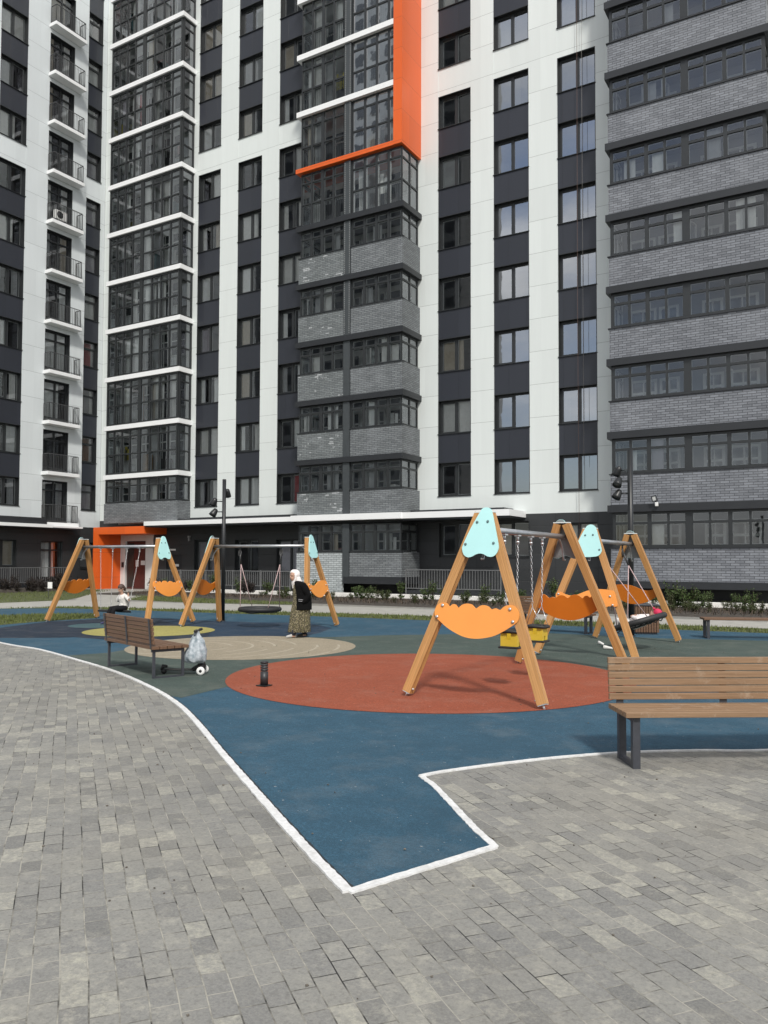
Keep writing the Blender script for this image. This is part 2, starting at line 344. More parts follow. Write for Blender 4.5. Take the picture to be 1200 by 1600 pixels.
kb = MB(); ribbon(kb, KLs, 0.060, -0.02, 0.012)
ribbon(kb, [KLs[-1], TIP2], 0.052, -0.02, 0.010)
ribbon(kb, [TIP2, tuple(at(745, 1295)[:2]), tuple(at(710, 1258)[:2]), tuple(at(680, 1227)[:2]), KRs[0]], 0.048, -0.02, 0.009)
ribbon(kb, KRs, 0.043, -0.02, 0.011)
struct('kerb', kb, km)
# the dark open joint between kerb and rubber
jb = MB(); ribbon(jb, KLs[12:], 0.016, 0.0, 0.006, side=0.040); struct('kerb_joint', jb, plain('joint_dark', (0.02, 0.024, 0.028), 0.95, var=0.4, scale=20))

green_t = rubber('green_rubber', (0.070, 0.095, 0.083), 0.35)
GREEN = [at(107, 1028), at(171, 1023), at(240, 1010), at(330, 1003), at(430, 998), at(526, 996), at(600, 993), at(730, 990), at(860, 988), at(1030, 995), at(1123, 996.5), at(1210, 998)] + [Vector((0.2, 19.6, 0)), Vector((1.6, 16, 0)), Vector((0.9, 13.0, 0)), Vector((-1.4, 11.0, 0)), Vector((-3.2, 12.0, 0)), Vector((-5.4, 11.5, 0)), Vector((-6.4, 9.4, 0)), at(354, 1076), at(285, 1093), at(262, 1089.5), at(240, 1076.5), at(180, 1050), at(140, 1038)]
struct('green_marking', MB().poly([(p.x, p.y) for p in GREEN], 0.0065), green_t.m)
navy_t = rubber('navy_rubber', (0.018, 0.030, 0.050), 0.5)
NAVY = [at(*p) for p in [(-60, 985), (0, 985), (75, 975), (150, 970.5), (240, 968), (300, 971), (400, 974), (480, 974), (520, 982), (500, 990), (470, 996), (400, 995), (320, 998), (240, 1003), (170, 1003), (118, 999), (90, 1000), (0, 1001), (-60, 1001)]]
NAVY2 = [at(*p) for p in [(245, 970), (300, 971), (400, 974), (480, 974), (520, 982), (500, 990), (470, 996), (400, 995), (325, 998), (335, 985), (290, 981)]]
struct('dusk_blue_marking', MB().poly([(p.x, p.y) for p in NAVY2], 0.0062), rubber('dusk_blue_rubber', (0.022, 0.046, 0.080), 0.5).m)
struct('navy_marking', MB().poly([(p.x, p.y) for p in NAVY], 0.0055), navy_t.m)
red_t = rubber('red_rubber', (0.300, 0.078, 0.040), 0.28)
struct('red_marking', MB().poly(circle(-5.42, 10.38, 2.88, 96), 0.0085), red_t.m)
yel_t = rubber('yellow_rubber', (0.36, 0.325, 0.105), 0.3)
struct('yellow_marking', MB().poly(circle(-14.6, 13.66, 1.52, 64), 0.0085), yel_t.m)
teal_t = rubber('teal_rubber', (0.06, 0.115, 0.125), 0.3)
struct('teal_marking', MB().poly(circle(-16.9, 14.15, 0.8, 48), 0.0072), teal_t.m)
bei_t = rubber('beige_rubber', (0.32, 0.275, 0.20), 0.25)
def beige():
    t = bei_t; x, y, z = sep(t, t.pos()); base = t.b.inputs['Base Color'].links[0].from_socket
    d = t.math('SQRT', t.math('ADD', t.math('POWER', t.math('SUBTRACT', x, -11.3), 2), t.math('POWER', t.math('SUBTRACT', y, 11.5), 2)))
    ln = t.math('LESS_THAN', t.math('FRACT', t.math('DIVIDE', d, 0.42)), 0.12); k = t.math('GREATER_THAN', t.noise(0.9, 2), 0.47)
    t.set(Base_Color=t.mix(t.math('MULTIPLY', t.math('MULTIPLY', ln, k), 0.38), base, (0.50, 0.46, 0.37, 1)))
beige()
struct('beige_marking', MB().poly(circle(-10.4, 12.12, 2.2, 80), 0.0097), bei_t.m)

# paths and planted strips behind the playground
PB = [(-27.2, 12), (-26.2, 16.6), (-24.6, 19.6), (-21, 20.2), (-17.2, 20.9), (-13.1, 21.9), (-3.6, 22.5), (6, 23)]
PT = [(-29.6, 12), (-29.3, 19), (-29.0, 23.0), (-23, 23.6), (-16.4, 25.2), (-12.4, 25.3), (-5.2, 25.0), (6, 25.3)]
path_m = plain('path_concrete', (0.34, 0.33, 0.30), 0.9, var=0.15, scale=3, bump=0.3, bscale=40)
struct('path', MB().poly(PB + PT[::-1], 0.006).poly([(-29.2, 23.0), (-26.2, 23.2), (-35.0, 33.4), (-39.6, 33.4)], 0.009), path_m)
soil = plain('lawn_soil', (0.070, 0.082, 0.030), 0.95, var=0.35, scale=9, bump=0.4, bscale=50)
lawn = MB().poly([(a, b) for a, b in FAR[::-1]] + [(3.2, 21.2), (6, 21.4)] + PB[::-1], 0.003)
lawn.poly([(p.x, p.y) for p in (at(-40, 968), at(0, 966), at(80, 963), at(150, 962.5), at(152, 969), at(75, 974), at(0, 981), at(-40, 985))], 0.0078)
lawn.poly([(-29.6, 12), (-29.3, 19), (-29.2, 22.6), (-37.2, 32.0), (-40.6, 32.0), (-40.6, 12)], 0.005)
lawn.poly([(-34.6, 32.0), (-27.2, 24.2), (-23, 24.0), (-19.0, 25.0), (-19.2, 26.4), (-30, 27.6), (-33.4, 32.0)], 0.005)
struct('lawn', lawn, soil)
bed_m = plain('planting_bed', (0.050, 0.042, 0.034), 0.95, var=0.4, scale=8, bump=0.6, bscale=35)
bed = MB()
for x0, x1 in ((-33.2, 6.0),):
    bed.loft([[(x, 26.3 + (0.9 if x < -20 else 0) , 0.0), (x, 26.8 + (0.9 if x < -20 else 0), 0.06), (x, 31.0, 0.07), (x, 31.3, 0.0)] for x in (x0, -24, -20, -12, -4, x1)], smooth=False)
bed.loft([[(-38.4, y, 0.0), (-38.6, y, 0.18), (-39.8, y, 0.2), (-40.0, y, 0.0)] for y in (12, 20, 31)], smooth=False)
struct('planting_bed', bed, bed_m)
strip = MB().box(-33.2, 6, 31.35, 32.1, -0.05, 0.21).box(-40.6, -40.05, 12, 31.6, -0.05, 0.12)
struct('apron', strip, plain('apron_concrete', (0.76, 0.74, 0.70), 0.85, var=0.15, scale=2))
# grass blades on the lawn strips and dead twigs of the cut hedge
def pt_in(poly, x, y):
    c = False; n = len(poly); j = n - 1
    for i in range(n):
        if (poly[i][1] > y) != (poly[j][1] > y) and x < (poly[j][0] - poly[i][0]) * (y - poly[i][1]) / (poly[j][1] - poly[i][1]) + poly[i][0]: c = not c
        j = i
    return c
def blades(regions, hmin, hmax):
    mb = MB(); rnd = random.Random(3)
    for poly, n in regions:
        xs = [p[0] for p in poly]; ys = [p[1] for p in poly]; k = 0
        for _ in range(n * 12):
            if k >= n: break
            x, y = rnd.uniform(min(xs), max(xs)), rnd.uniform(min(ys), max(ys))
            if not pt_in(poly, x, y): continue
            k += 1; a = rnd.uniform(0, 6.28); h = rnd.uniform(hmin, hmax); w = h * 0.22; dx, dy = math.cos(a), math.sin(a); lean = rnd.uniform(-0.6, 0.6) * h
            mb.add([(x - dx * w, y - dy * w, 0), (x + dx * w, y + dy * w, 0), (x - dy * lean, y + dx * lean, h)], [(0, 1, 2)])
    return mb
R1 = FAR[::-1] + [(3.2, 21.2)] + PB[::-1][1:]
ISL = [(p.x, p.y) for p in (at(-30, 968), at(0, 966), at(80, 963), at(150, 962.5), at(152, 969), at(75, 974), at(0, 981), at(-30, 984))]
gm = plain('grass_blades', (0.105, 0.125, 0.040), 0.8, var=0.45, scale=4, spec=0.2)
tag(part('grass', blades([(R1, 9000), (ISL, 3500), ([(-29.6, 14), (-29.2, 22.6), (-37.2, 32.0), (-39.4, 32.0), (-38.4, 14)], 6000), ([(-34.6, 32.0), (-27.2, 24.2), (-23, 24.0), (-19.0, 25.0), (-19.2, 26.4), (-30, 27.6), (-33.4, 32.0)], 3500)], 0.03, 0.085), gm), 'short patchy grass in narrow strips beside the path', 'grass', kind='stuff')
tw = MB(); rnd = random.Random(11)
for i in range(7500):
    x, y = rnd.uniform(-32, 5.5), rnd.uniform(26.7, 29.6)
    if x < -19 and y < 27.6: continue
    a, h = rnd.uniform(0, 6.28), rnd.uniform(0.04, 0.17); r = rnd.uniform(0.03, 0.13); w = 0.010
    p = Vector((x, y, 0.05)); q = p + Vector((math.cos(a) * r, math.sin(a) * r, h)); s = Vector((-math.sin(a), math.cos(a), 0)) * w
    tw.add([p - s, p + s, q + s * 0.5, q - s * 0.5], [(0, 1, 2, 3)])
tag(part('cut_hedge', tw, plain('dry_twigs', (0.075, 0.056, 0.040), 0.9, var=0.4, scale=3)), 'low strip of cut bare brown hedge twigs in front of building', 'hedge', kind='stuff')
cr = MB(); rnd = random.Random(5)
for i in range(150):
    x, y = rnd.uniform(-6.5, 0.6), rnd.uniform(1.5, 6.5)
    if not pt_in(KLs + [TIP2] + KRs + FAR, x, y): cr.ico((x, y, 0.004), rnd.uniform(0.003, 0.009), 1, (1, 1, 0.7), 0.25)
for i in range(170):
    x, y = rnd.uniform(-12, 0), rnd.uniform(4, 17)
    if pt_in(KLs + [TIP2] + KRs + FAR, x, y): cr.ico((x, y, 0.014), rnd.uniform(0.004, 0.010), 1, (1, 1, 0.6), 0.25)
tag(part('dirt_crumbs', cr, plain('crumb', (0.12, 0.105, 0.085), 0.9, var=0.6, scale=1.7)), 'small crumbs of dirt scattered over paving', 'dirt', kind='stuff')

# ---------------------------------------------------------------- building materials
WHITE = panels('white_cladding', (0.685, 0.725, 0.71), 5.207, 1.5, var=0.035)
DARK = panels('slate_cladding', (0.024, 0.027, 0.036), 4.80, 3.0, jcol=0.55, var=0.10, rough=0.40, ustep=0.86)
BASE = panels('graphite_cladding', (0.030, 0.032, 0.034), 0.20, 0.62, jcol=0.35, var=0.10, rough=0.5, ustep=1.9)
FRAME = plain('window_frame_grey', (0.020, 0.0225, 0.024), 0.4, var=0.1)
TRIM = plain('dark_metal_trim', (0.018, 0.020, 0.023), 0.45, var=0.12, scale=1.5)
BAND = plain('white_slab_band', (0.80, 0.81, 0.81), 0.5, var=0.03, scale=0.8)
ORANGE = panels('orange_cladding', (0.70, 0.115, 0.016), 5.207, 1.5, jcol=0.5, var=0.05, rough=0.42)
BR_R = bricks('grey_clinker', (0.160, 0.168, 0.186, 1), (0.240, 0.252, 0.276, 1), (0.060, 0.063, 0.068, 1), 0.33, 0.098, 0.010)
BR_C = bricks('grey_clinker_fine', (0.152, 0.163, 0.169, 1), (0.222, 0.238, 0.244, 1), (0.060, 0.063, 0.066, 1), 0.31, 0.088, 0.010)
BR_W = bricks('grey_clinker_bloomed', (0.152, 0.166, 0.168, 1), (0.225, 0.245, 0.246, 1), (0.070, 0.074, 0.076, 1), 0.31, 0.088, 0.010, white=0.36)
BR_P = bricks('pale_clinker', (0.36, 0.39, 0.39, 1), (0.52, 0.56, 0.56, 1), (0.14, 0.15, 0.15, 1), 0.31, 0.10, 0.012)
INNER = plain('room_interior', (0.16, 0.155, 0.15), 0.9, var=0.25, scale=0.7)
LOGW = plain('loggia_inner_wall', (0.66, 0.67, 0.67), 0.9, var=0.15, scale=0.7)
GL_SKY = glass('window_glass_sky_mirror', (0.42, 0.46, 0.48, 1), 0.30, 1.2)  # stronger mirror and darker tint put the bright sky reflection into these panes
GL_DIM = glass('window_glass', (0.90, 0.93, 0.93, 1), 0.05, 1.2)
GL_LOG = glass('loggia_glass', (0.92, 0.96, 0.96, 1), 0.08, 1.2, 0.03)
RAILM = plain('railing_grey', (0.070, 0.072, 0.074), 0.45, var=0.1)
CURT = [plain('curtain_sheer', (0.70, 0.69, 0.66), 0.9, var=0.08), plain('curtain_white', (0.78, 0.78, 0.76), 0.9, var=0.06), plain('curtain_beige', (0.42, 0.36, 0.28), 0.9, var=0.1),
        plain('curtain_grey', (0.36, 0.36, 0.36), 0.9, var=0.1), plain('curtain_red', (0.30, 0.045, 0.045), 0.9, var=0.1), plain('curtain_brown', (0.17, 0.075, 0.03), 0.9, var=0.1), plain('curtain_lilac', (0.36, 0.33, 0.36), 0.9, var=0.1)]
CLUT = [plain('stuff_wood', (0.40, 0.24, 0.11), 0.7), plain('stuff_white', (0.7, 0.7, 0.68), 0.7), plain('stuff_yellow', (0.5, 0.42, 0.06), 0.7), plain('stuff_pink', (0.45, 0.28, 0.28), 0.8), plain('stuff_teal', (0.10, 0.22, 0.24), 0.8), plain('stuff_dark', (0.05, 0.045, 0.045), 0.8)]
H = 3.0
YM, XW = 34.44, -41.38

main = empty('apartment_building', (-20, YM, 0), 0, 'tall white and slate apartment block with orange framed bay and brick loggias', 'building')
wing = empty('apartment_wing', (XW, 28, 0), 0, 'white apartment wing at the left with a column of small railed balconies', 'building')

# --- window prototypes (origin: lower left corner in the wall plane, x right, y into the wall, z up)
def ring(mb, x0, x1, z0, z1, w, y0, y1):
    mb.box(x0, x1, y0, y1, z0, z0 + w).box(x0, x1, y0, y1, z1 - w, z1).box(x0, x0 + w, y0, y1, z0 + w, z1 - w).box(x1 - w, x1, y0, y1, z0 + w, z1 - w)
def win_mesh(w, h, kind):
    m = MB(); rv = 0.20
    m.box(0, 0.03, 0.004, rv, 0.03, h).box(w - 0.03, w, 0.004, rv, 0.03, h).box(0.03, w - 0.03, 0.004, rv, h - 0.03, h)
    m.box(-0.02, w + 0.02, -0.045, rv, 0, 0.03)  # sill
    y0, y1 = rv, rv + 0.07
    ring(m, 0, w, 0.0, h, 0.09, y0, y1)
    if kind == 'two':
        mx_ = w * 0.52; m.box(mx_ - 0.05, mx_ + 0.05, y0 - 0.004, y1, 0.09, h - 0.09)
        ring(m, 0.09, mx_ - 0.05, 0.09, h - 0.09, 0.05, y0 + 0.01, y1)
        m.inner = MB(); ring(m.inner, 0.13, mx_ - 0.09, 0.13, h - 0.13, 0.03, y1 + 0.002, y1 + 0.05); ring(m.inner, mx_ + 0.045, w - 0.085, 0.085, h - 0.085, 0.03, y1 + 0.002, y1 + 0.05)
    elif kind == 'top':
        m.box(0.09, w - 0.09, y0 - 0.004, y1, h * 0.70, h * 0.70 + 0.08); ring(m, 0.09, w - 0.09, 0.09, h * 0.70, 0.05, y0 + 0.01, y1)
    elif kind == 'door':
        m.box(w * 0.52 - 0.05, w * 0.52 + 0.05, y0 - 0.004, y1, 0.09, h - 0.09); m.box(0.09, w - 0.09, y0 - 0.003, y1, h * 0.755, h * 0.755 + 0.09)
        m.box(0.09, w * 0.52 - 0.05, y0 + 0.01, y1, 0.09, 0.30).box(w * 0.52 + 0.05, w - 0.09, y0 + 0.01, y1, 0.09, 0.30)
    return m
def pane_mesh(w, h): return MB().quad((0.05, 0.25, 0.05), (w - 0.05, 0.25, 0.05), (w - 0.05, 0.25, h - 0.05), (0.05, 0.25, h - 0.05))
def curtain_mb(x0, x1, z0, z1, y=0.34, amp=0.03, pitch=0.13):
    n = max(4, int((x1 - x0) / pitch * 2)); m = MB(); vs = []
    for i in range(n + 1):
        x = x0 + (x1 - x0) * i / n; yy = y + amp * (1 if i % 2 else -1) * random.uniform(0.5, 1.2); vs += [(x, yy, z0), (x + random.uniform(-.02, .02), yy * 1.0, z1)]
    m.add(vs, [(2 * i, 2 * i + 2, 2 * i + 3, 2 * i + 1) for i in range(n)], True); return m
PVC = plain('white_pvc_inner', (0.50, 0.51, 0.50), 0.5, var=0.06)
INNER_ME = {}
def mk_mesh(mb, name, mat):
    me = mb.mesh(name); me.materials.append(mat)
    if hasattr(mb, 'inner'): q = mb.inner.mesh('inner_frame'); q.materials.append(PVC); INNER_ME[me.name] = q
    return me
def link(name, me, parent, loc=(0, 0, 0), rz=0.0, mat=None):
    o = bpy.data.objects.new(name, me); C.objects.link(o); o.parent = parent; o.location = loc; o.rotation_euler = (0, 0, rz)
    if mat is not None: o.material_slots[0].link = 'OBJECT'; o.material_slots[0].material = mat
    return o
WM, WP, WC = {}, {}, {}
def window(par, world, w, h, kind, rz=0.0, gl=GL_DIM, curtain=True, name='window', dens=0.75):
    k = (round(w, 2), round(h, 2), kind)
    if k not in WM:
        WM[k] = mk_mesh(win_mesh(w, h, kind), 'window', FRAME)
        WC[k] = [mk_mesh(curtain_mb(a * w, b * w, 0.1, h - 0.1), 'curtain', CURT[0]) for a, b in ((0.08, 0.48), (0.52, 0.94), (0.06, 0.94), (0.08, 0.26), (0.66, 0.93), (0.10, 0.70))]
    kp = k + (gl.name,)
    if kp not in WP: WP[kp] = mk_mesh(pane_mesh(w, h), 'pane', gl)
    o = link(name, WM[k], par, Vector(world) - par.location, rz)
    link('pane', WP[kp], o)
    if WM[k].name in INNER_ME: link('inner_frame', INNER_ME[WM[k].name], o)
    if curtain and random.random() < dens:
        r = random.random()
        for i in ([2] if r < 0.3 else [0] if r < 0.45 else [1] if r < 0.6 else [3, 4] if r < 0.85 else [5]):
            link('curtain', WC[k][i], o, mat=random.choices(CURT, (6, 4, 3, 3, 0.5, 0.5, 1))[0])
    return o

# --- main wall
cols = {'A': -33.28, 'B': -30.22, 'C': -27.27, 'D': -17.45, 'E': -14.54, 'F': -11.45, 'G': -0.9}
CW = 1.73; TOP = 41.0; Y1 = YM + 0.32
segs = []  # pilasters between openings
edges = [(-41.38, cols['A'])] + [(cols[a] + CW, cols[b]) for a, b in zip('ABCDEF', 'BCDEFG')] + [(cols['G'] + CW, 3.0)]
SPN = mk_mesh(MB().box(0, CW, 0, Y1 - YM - 0.012, 0, 1.35), 'spandrel_panel', DARK)
wcl, bcl = MB(), MB()
for x0, x1 in edges:
    zb = 4.22 if x1 < -24 else (4.16 if x1 < -13.7 else 3.87)
    wcl.box(x0, x1, YM, Y1, zb, TOP)
for c, x in cols.items():
    zb = 4.22 if x < -24 else (4.16 if x < -15 else 3.87)
    wcl.box(x, x + CW, YM, Y1, zb, 4.80)
    for k in range(0, 12):
        z0, z1 = 6.45 + 3 * k, 7.80 + 3 * k
        if z1 > TOP: continue
        if k == 6: wcl.box(x, x + CW, YM + 0.012, Y1, z0, z1)
        else: link('spandrel_panel', SPN, main, Vector((x, YM + 0.012, z0)) - main.location)
    if x < -24: kmax = 11
    else: kmax = 9
    for k in range(0, kmax + 1):
        gl = GL_SKY if c in 'EFG' else GL_DIM
        window(main, (x, YM, 4.80 + 3 * k), CW, 1.65, 'two', gl=gl, dens=0.95 if x < -24 else 0.35)
    if kmax < 11: part('upper_cladding', MB().box(x + 0.002, x + CW - 0.002, YM + 0.10, Y1, 4.80 + 3 * (kmax + 1), 6.45 + 33), DARK, main, world=True)
wcl.box(-41.38, 3.0, YM, Y1 + 0.2, TOP, TOP + 1.0)
part('white_cladding', wcl, WHITE, main, world=True)
# ground floor skin with openings
ops = [(-39.45, -36.55, 0.0, 3.3), (-35.52, -34.25, 0.02, 2.06), (-33.31, -31.36, 1.03, 2.95), (-30.22, -28.49, 1.03, 2.92), (-27.3, -25.5, 1.03, 2.9), (-17.42, -15.72, 1.90, 3.57), (-14.58, -12.85, 1.90, 3.57), (-11.53, -9.73, 1.92, 3.45)]
x = -41.38
for a, b, z0, z1 in ops:
    bcl.box(x, a, YM + 0.006, Y1, -0.3, 4.22 if a < -24 else 4.16 if a < -13 else 3.87)
    if z0 > 0.1: bcl.box(a, b, YM + 0.006, Y1, -0.3, z0)
    bcl.box(a, b, YM + 0.006, Y1, z1, 4.22 if a < -24 else 4.16 if a < -13 else 3.87); x = b
bcl.box(x, 3.0, YM + 0.006, Y1, -0.3, 3.87)
part('ground_floor_cladding', bcl, BASE, main, world=True)
for i, (a, b, z0, z1) in enumerate(ops):
    if i >= 2: window(main, (a, YM, z0), b - a, z1 - z0, 'two', gl=GL_DIM, dens=0.8)
# rooms behind: floor slabs and back wall
inn = MB().box(-48, 3.0, 38.2, 38.4, -0.3, TOP)
for k in range(-1, 13): inn.box(-41.1, 3.0, Y1 + 0.01, 38.2, 6.72 + 3 * k, 6.93 + 3 * k)
for x in (-34.0, -31.0, -27.9, -24.7, -18.2, -15.1, -12.2, -9.0, -5.5, -2.0): inn.box(x - 0.06, x + 0.06, Y1 + 0.02, 38.2, 0, TOP)
part('interior', inn, INNER, main, world=True)
# service door with notice plates
sd = part('service_door', MB().box(-35.52, -34.25, YM + 0.10, YM + 0.16, 0.02, 2.06), TRIM, main, world=True)
b_ = MB().box(-34.36, -34.31, YM + 0.05, YM + 0.10, 0.95, 1.10); b_.xf(Matrix.Translation(-main.location)); part('handle', b_, plain('steel', (0.55, 0.55, 0.55), 0.3, 0.9, var=0.05), sd)
for pl in (MB().box(-34.98, -34.58, YM + 0.09, YM + 0.10, 1.38, 1.52), MB().box(-35.2, -34.75, YM - 0.02, YM, 2.32, 2.42)): pl.xf(Matrix.Translation(-main.location)); part('notice_plate', pl, plain('paper_white', (0.65, 0.65, 0.63), 0.6, var=0.05), sd)
part('wall_lamp', MB().box(-33.62 - 0.06, -33.62 + 0.06, YM - 0.14, YM, 3.05, 3.17).box(-33.66, -33.58, YM - 0.12, YM - 0.02, 2.86, 3.03), plain('grey_plastic', (0.30, 0.30, 0.30), 0.5), main, world=True)

# --- glazing builder (local: x right, y into building, z up)
def glazing(L, Hh, vs, ts, depth=0.07, fw=0.06, low=None):
    m = MB(); ring(m, 0, L, 0, Hh, fw, 0, depth)
    for x, w in vs: m.box(x - w / 2, x + w / 2, -0.004, depth, fw, Hh - fw)
    for z, w in ts:
        xs = [fw] + [q for x, wv in vs for q in (x - wv / 2, x + wv / 2)] + [L - fw]
        for a, b in zip(xs[::2], xs[1::2]): m.box(a, b, 0.002, depth, z - w / 2, z + w / 2)
    m.inner = MB(); zs_ = [fw] + [q for z, w in sorted(ts) for q in (z - w / 2, z + w / 2)] + [Hh - fw]; xs = [fw] + [q for x, wv in vs for q in (x - wv / 2, x + wv / 2)] + [L - fw]
    for a, b in zip(xs[::2], xs[1::2]):
        for c_, e_ in zip(zs_[::2], zs_[1::2]): ring(m.inner, a - 0.006, b + 0.006, c_ - 0.006, e_ + 0.006, 0.026, depth + 0.002, depth + 0.055)
    return m
def gpane(L, Hh): return MB().quad((0.02, 0.045, 0.02), (L - 0.02, 0.045, 0.02), (L - 0.02, 0.045, Hh - 0.02), (0.02, 0.045, Hh - 0.02))
def railing_mb(x0, x1, y, z0, h, pitch=0.11, w=0.014):
    m = MB().box(x0, x1, y - 0.02, y + 0.02, z0 + h - 0.035, z0 + h).box(x0, x1, y - 0.015, y + 0.015, z0 + 0.06, z0 + 0.09)
    n = max(2, int((x1 - x0) / pitch))
    for i in range(n + 1):
        x = x0 + (x1 - x0) * i / n; ww = w * (2 if i in (0, n) else 1); m.box(x - ww / 2, x + ww / 2, y - ww / 2, y + ww / 2, z0, z0 + h - 0.035)
    return m
def clutter(par, L, z0, z1, n, ymax):
    """household things standing behind loggia glass: curtains, boxes, drying clothes"""
    for _ in range(n):
        r = random.random(); w = random.uniform(0.35, 0.7); x = random.uniform(0.15, L - w - 0.25)
        if r < 0.5: part('curtain', curtain_mb(x, x + w, z0 + 0.08, z1 - random.choice((0.08, 0.45)), 0.22, 0.035, 0.12), random.choices(CURT, (7, 5, 1.5, 3, 0.3, 0.2, 1))[0], par)
        elif r < 0.85:
            h = random.uniform(0.4, 1.3); part('cupboard', MB().box(x, x + w, 0.45, min(0.85, ymax), z0, z0 + h).box(x + 0.03, x + w - 0.03, 0.43, 0.46, z0 + 0.05, z0 + h - 0.05), random.choices(CLUT, (1.2, 4, 0.4, 0.4, 1, 4))[0], par)
        else:
            m = MB()
            for j in range(3): m.box(x + j * 0.22, x + j * 0.22 + 0.18, 0.5, 0.52, z0 + 0.9, z0 + random.uniform(1.5, 1.9))
            part('laundry', m, random.choices(CLUT, (0.3, 4, 0.5, 1.5, 1, 2))[0], par)
def gl_at(name, me_frame, me_pane, loc, rz=0.0, par=main):
    o = link(name, me_frame, par, Vector(loc) - par.location, rz); link('pane', me_pane, o); link('inner_frame', INNER_ME[me_frame.name], o); return o
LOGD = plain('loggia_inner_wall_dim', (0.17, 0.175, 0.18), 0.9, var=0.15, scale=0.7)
def inner_wall(x0, x1, z0, z1, wins, wm=LOGW, fw_=0.07):
    """rear wall of a loggia with a white framed door and window"""
    m = MB().box(x0, x1, YM - 0.02, YM + 0.3, z0, z1); par_ = part('loggia_wall', m, wm, main, world=True)
    for a, b, c_, e_ in wins:
        f, d = MB(), MB()
        ring(f, a, b, c_, e_, fw_, YM - 0.07, YM - 0.02); f.box((a + b) / 2 - 0.03, (a + b) / 2 + 0.03, YM - 0.07, YM - 0.02, c_ + fw_, e_ - fw_); f.box(a + fw_, b - fw_, YM - 0.065, YM - 0.02, e_ - 0.62, e_ - 0.62 + fw_)
        d.box(a + 0.05, b - 0.05, YM - 0.035, YM - 0.022, c_ + 0.05, e_ - 0.05)
        for q in (f, d): q.xf(Matrix.Translation(-main.location))
        part('inner_frame', f, plain('white_pvc', (0.62, 0.62, 0.60), 0.5, var=0.04), par_); part('inner_glass', d, plain('inner_dark', (0.035, 0.04, 0.042), 0.15, var=0.1), par_)

# --- right brick bay
XR0, XR1, YR = -8.75, -2.76, 32.80
L = XR1 - XR0 - 0.16; Hh = 1.43
g8 = [(0.075, 0.62), (0.62, 1.22), (1.30, 1.85)]
vR = [(0.72, 0.085), (1.44, 0.15), (2.16, 0.085), (2.94, 0.28), (3.70, 0.085), (4.42, 0.15), (5.12, 0.085)]
fR = mk_mesh(glazing(L, Hh, vR, [(0.98, 0.10)], 0.08, 0.10), 'loggia_glazing', FRAME); pR = mk_mesh(gpane(L, Hh), 'pane', glass('loggia_glass_sky', (0.86, 0.90, 0.90, 1), 0.055, 1.2, 0.03))
Lr = 1.5; fRr = mk_mesh(glazing(Lr, Hh, [(0.75, 0.05)], [(1.0, 0.07)], 0.08, 0.09), 'loggia_glazing', FRAME); pRr = mk_mesh(gpane(Lr, Hh), 'pane', GL_LOG)
for k in range(-1, 8):
    zs = 5.25 + 3 * k
    zb = 4.0 + 3 * k if k >= 0 else 0.94
    m = MB().box(XR0, XR1, YR, YR + 0.14, zb, zs).box(XR1 - 0.14, XR1, YR + 0.14, YM - 0.002, zb, zs).box(XR0, XR0 + 0.14, YR + 0.14, YM - 0.002, zb, zs)
    pb = part('brick_parapet', m, BR_R, main, world=True)
    s_ = MB().box(XR0 - 0.05, XR1 + 0.05, YR - 0.05, YR + 0.16, zs, zs + 0.035); s_.xf(Matrix.Translation(-main.location)); part('sill', s_, TRIM, pb)
    o = gl_at('loggia_glazing', fR, pR, (XR0 + 0.08, YR + 0.05, zs + 0.035)); clutter(o, L, -1.1, Hh, 3, 1.2)
    gl_at('loggia_glazing', fRr, pRr, (XR1 - 0.05, YR + 0.07, zs + 0.035), R(90)); gl_at('loggia_glazing', fRr, pRr, (XR0 + 0.05, YM - 0.06, zs + 0.035), R(-90))
    part('slab_band', MB().box(XR0 - 0.10, XR1 + 0.12, YR - 0.12, YM - 0.004, 6.71 + 3 * k, 7.0 + 3 * k), TRIM, main, world=True)
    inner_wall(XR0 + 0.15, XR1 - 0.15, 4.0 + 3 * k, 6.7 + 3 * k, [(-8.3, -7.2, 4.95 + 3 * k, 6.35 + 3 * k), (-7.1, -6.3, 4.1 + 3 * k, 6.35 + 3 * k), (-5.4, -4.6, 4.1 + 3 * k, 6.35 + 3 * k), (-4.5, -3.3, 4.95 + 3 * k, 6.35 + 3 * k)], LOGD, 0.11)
def open_sash(x, y, z, w, h, ang):
    f = MB(); ring(f, 0, w, 0, h, 0.055, -0.03, 0.03); o = part('open_sash', f, plain('white_pvc', (0.62, 0.62, 0.60), 0.5, var=0.04), main); o.location = Vector((x, y, z)) - main.location; o.rotation_euler = (0, 0, ang)
    link('pane', mk_mesh(MB().quad((0.05, 0, 0.05), (w - 0.05, 0, 0.05), (w - 0.05, 0, h - 0.05), (0.05, 0, h - 0.05)), 'pane', GL_LOG), o)
for x, k, w, a in ((-3.72, 3, 0.66, 62), (-5.62, 3, 0.60, 75), (-8.05, 0, 0.58, 78), (-4.30, 1, 0.60, 80), (-6.6, 5, 0.6, 76)): open_sash(x, YR + 0.16, 5.36 + 3 * k, w, 0.84, R(a))
part('base_beam', MB().box(XR0 - 0.04, XR1 + 0.06, YR - 0.06, YM - 0.01, 0.66, 0.935), TRIM, main, world=True)
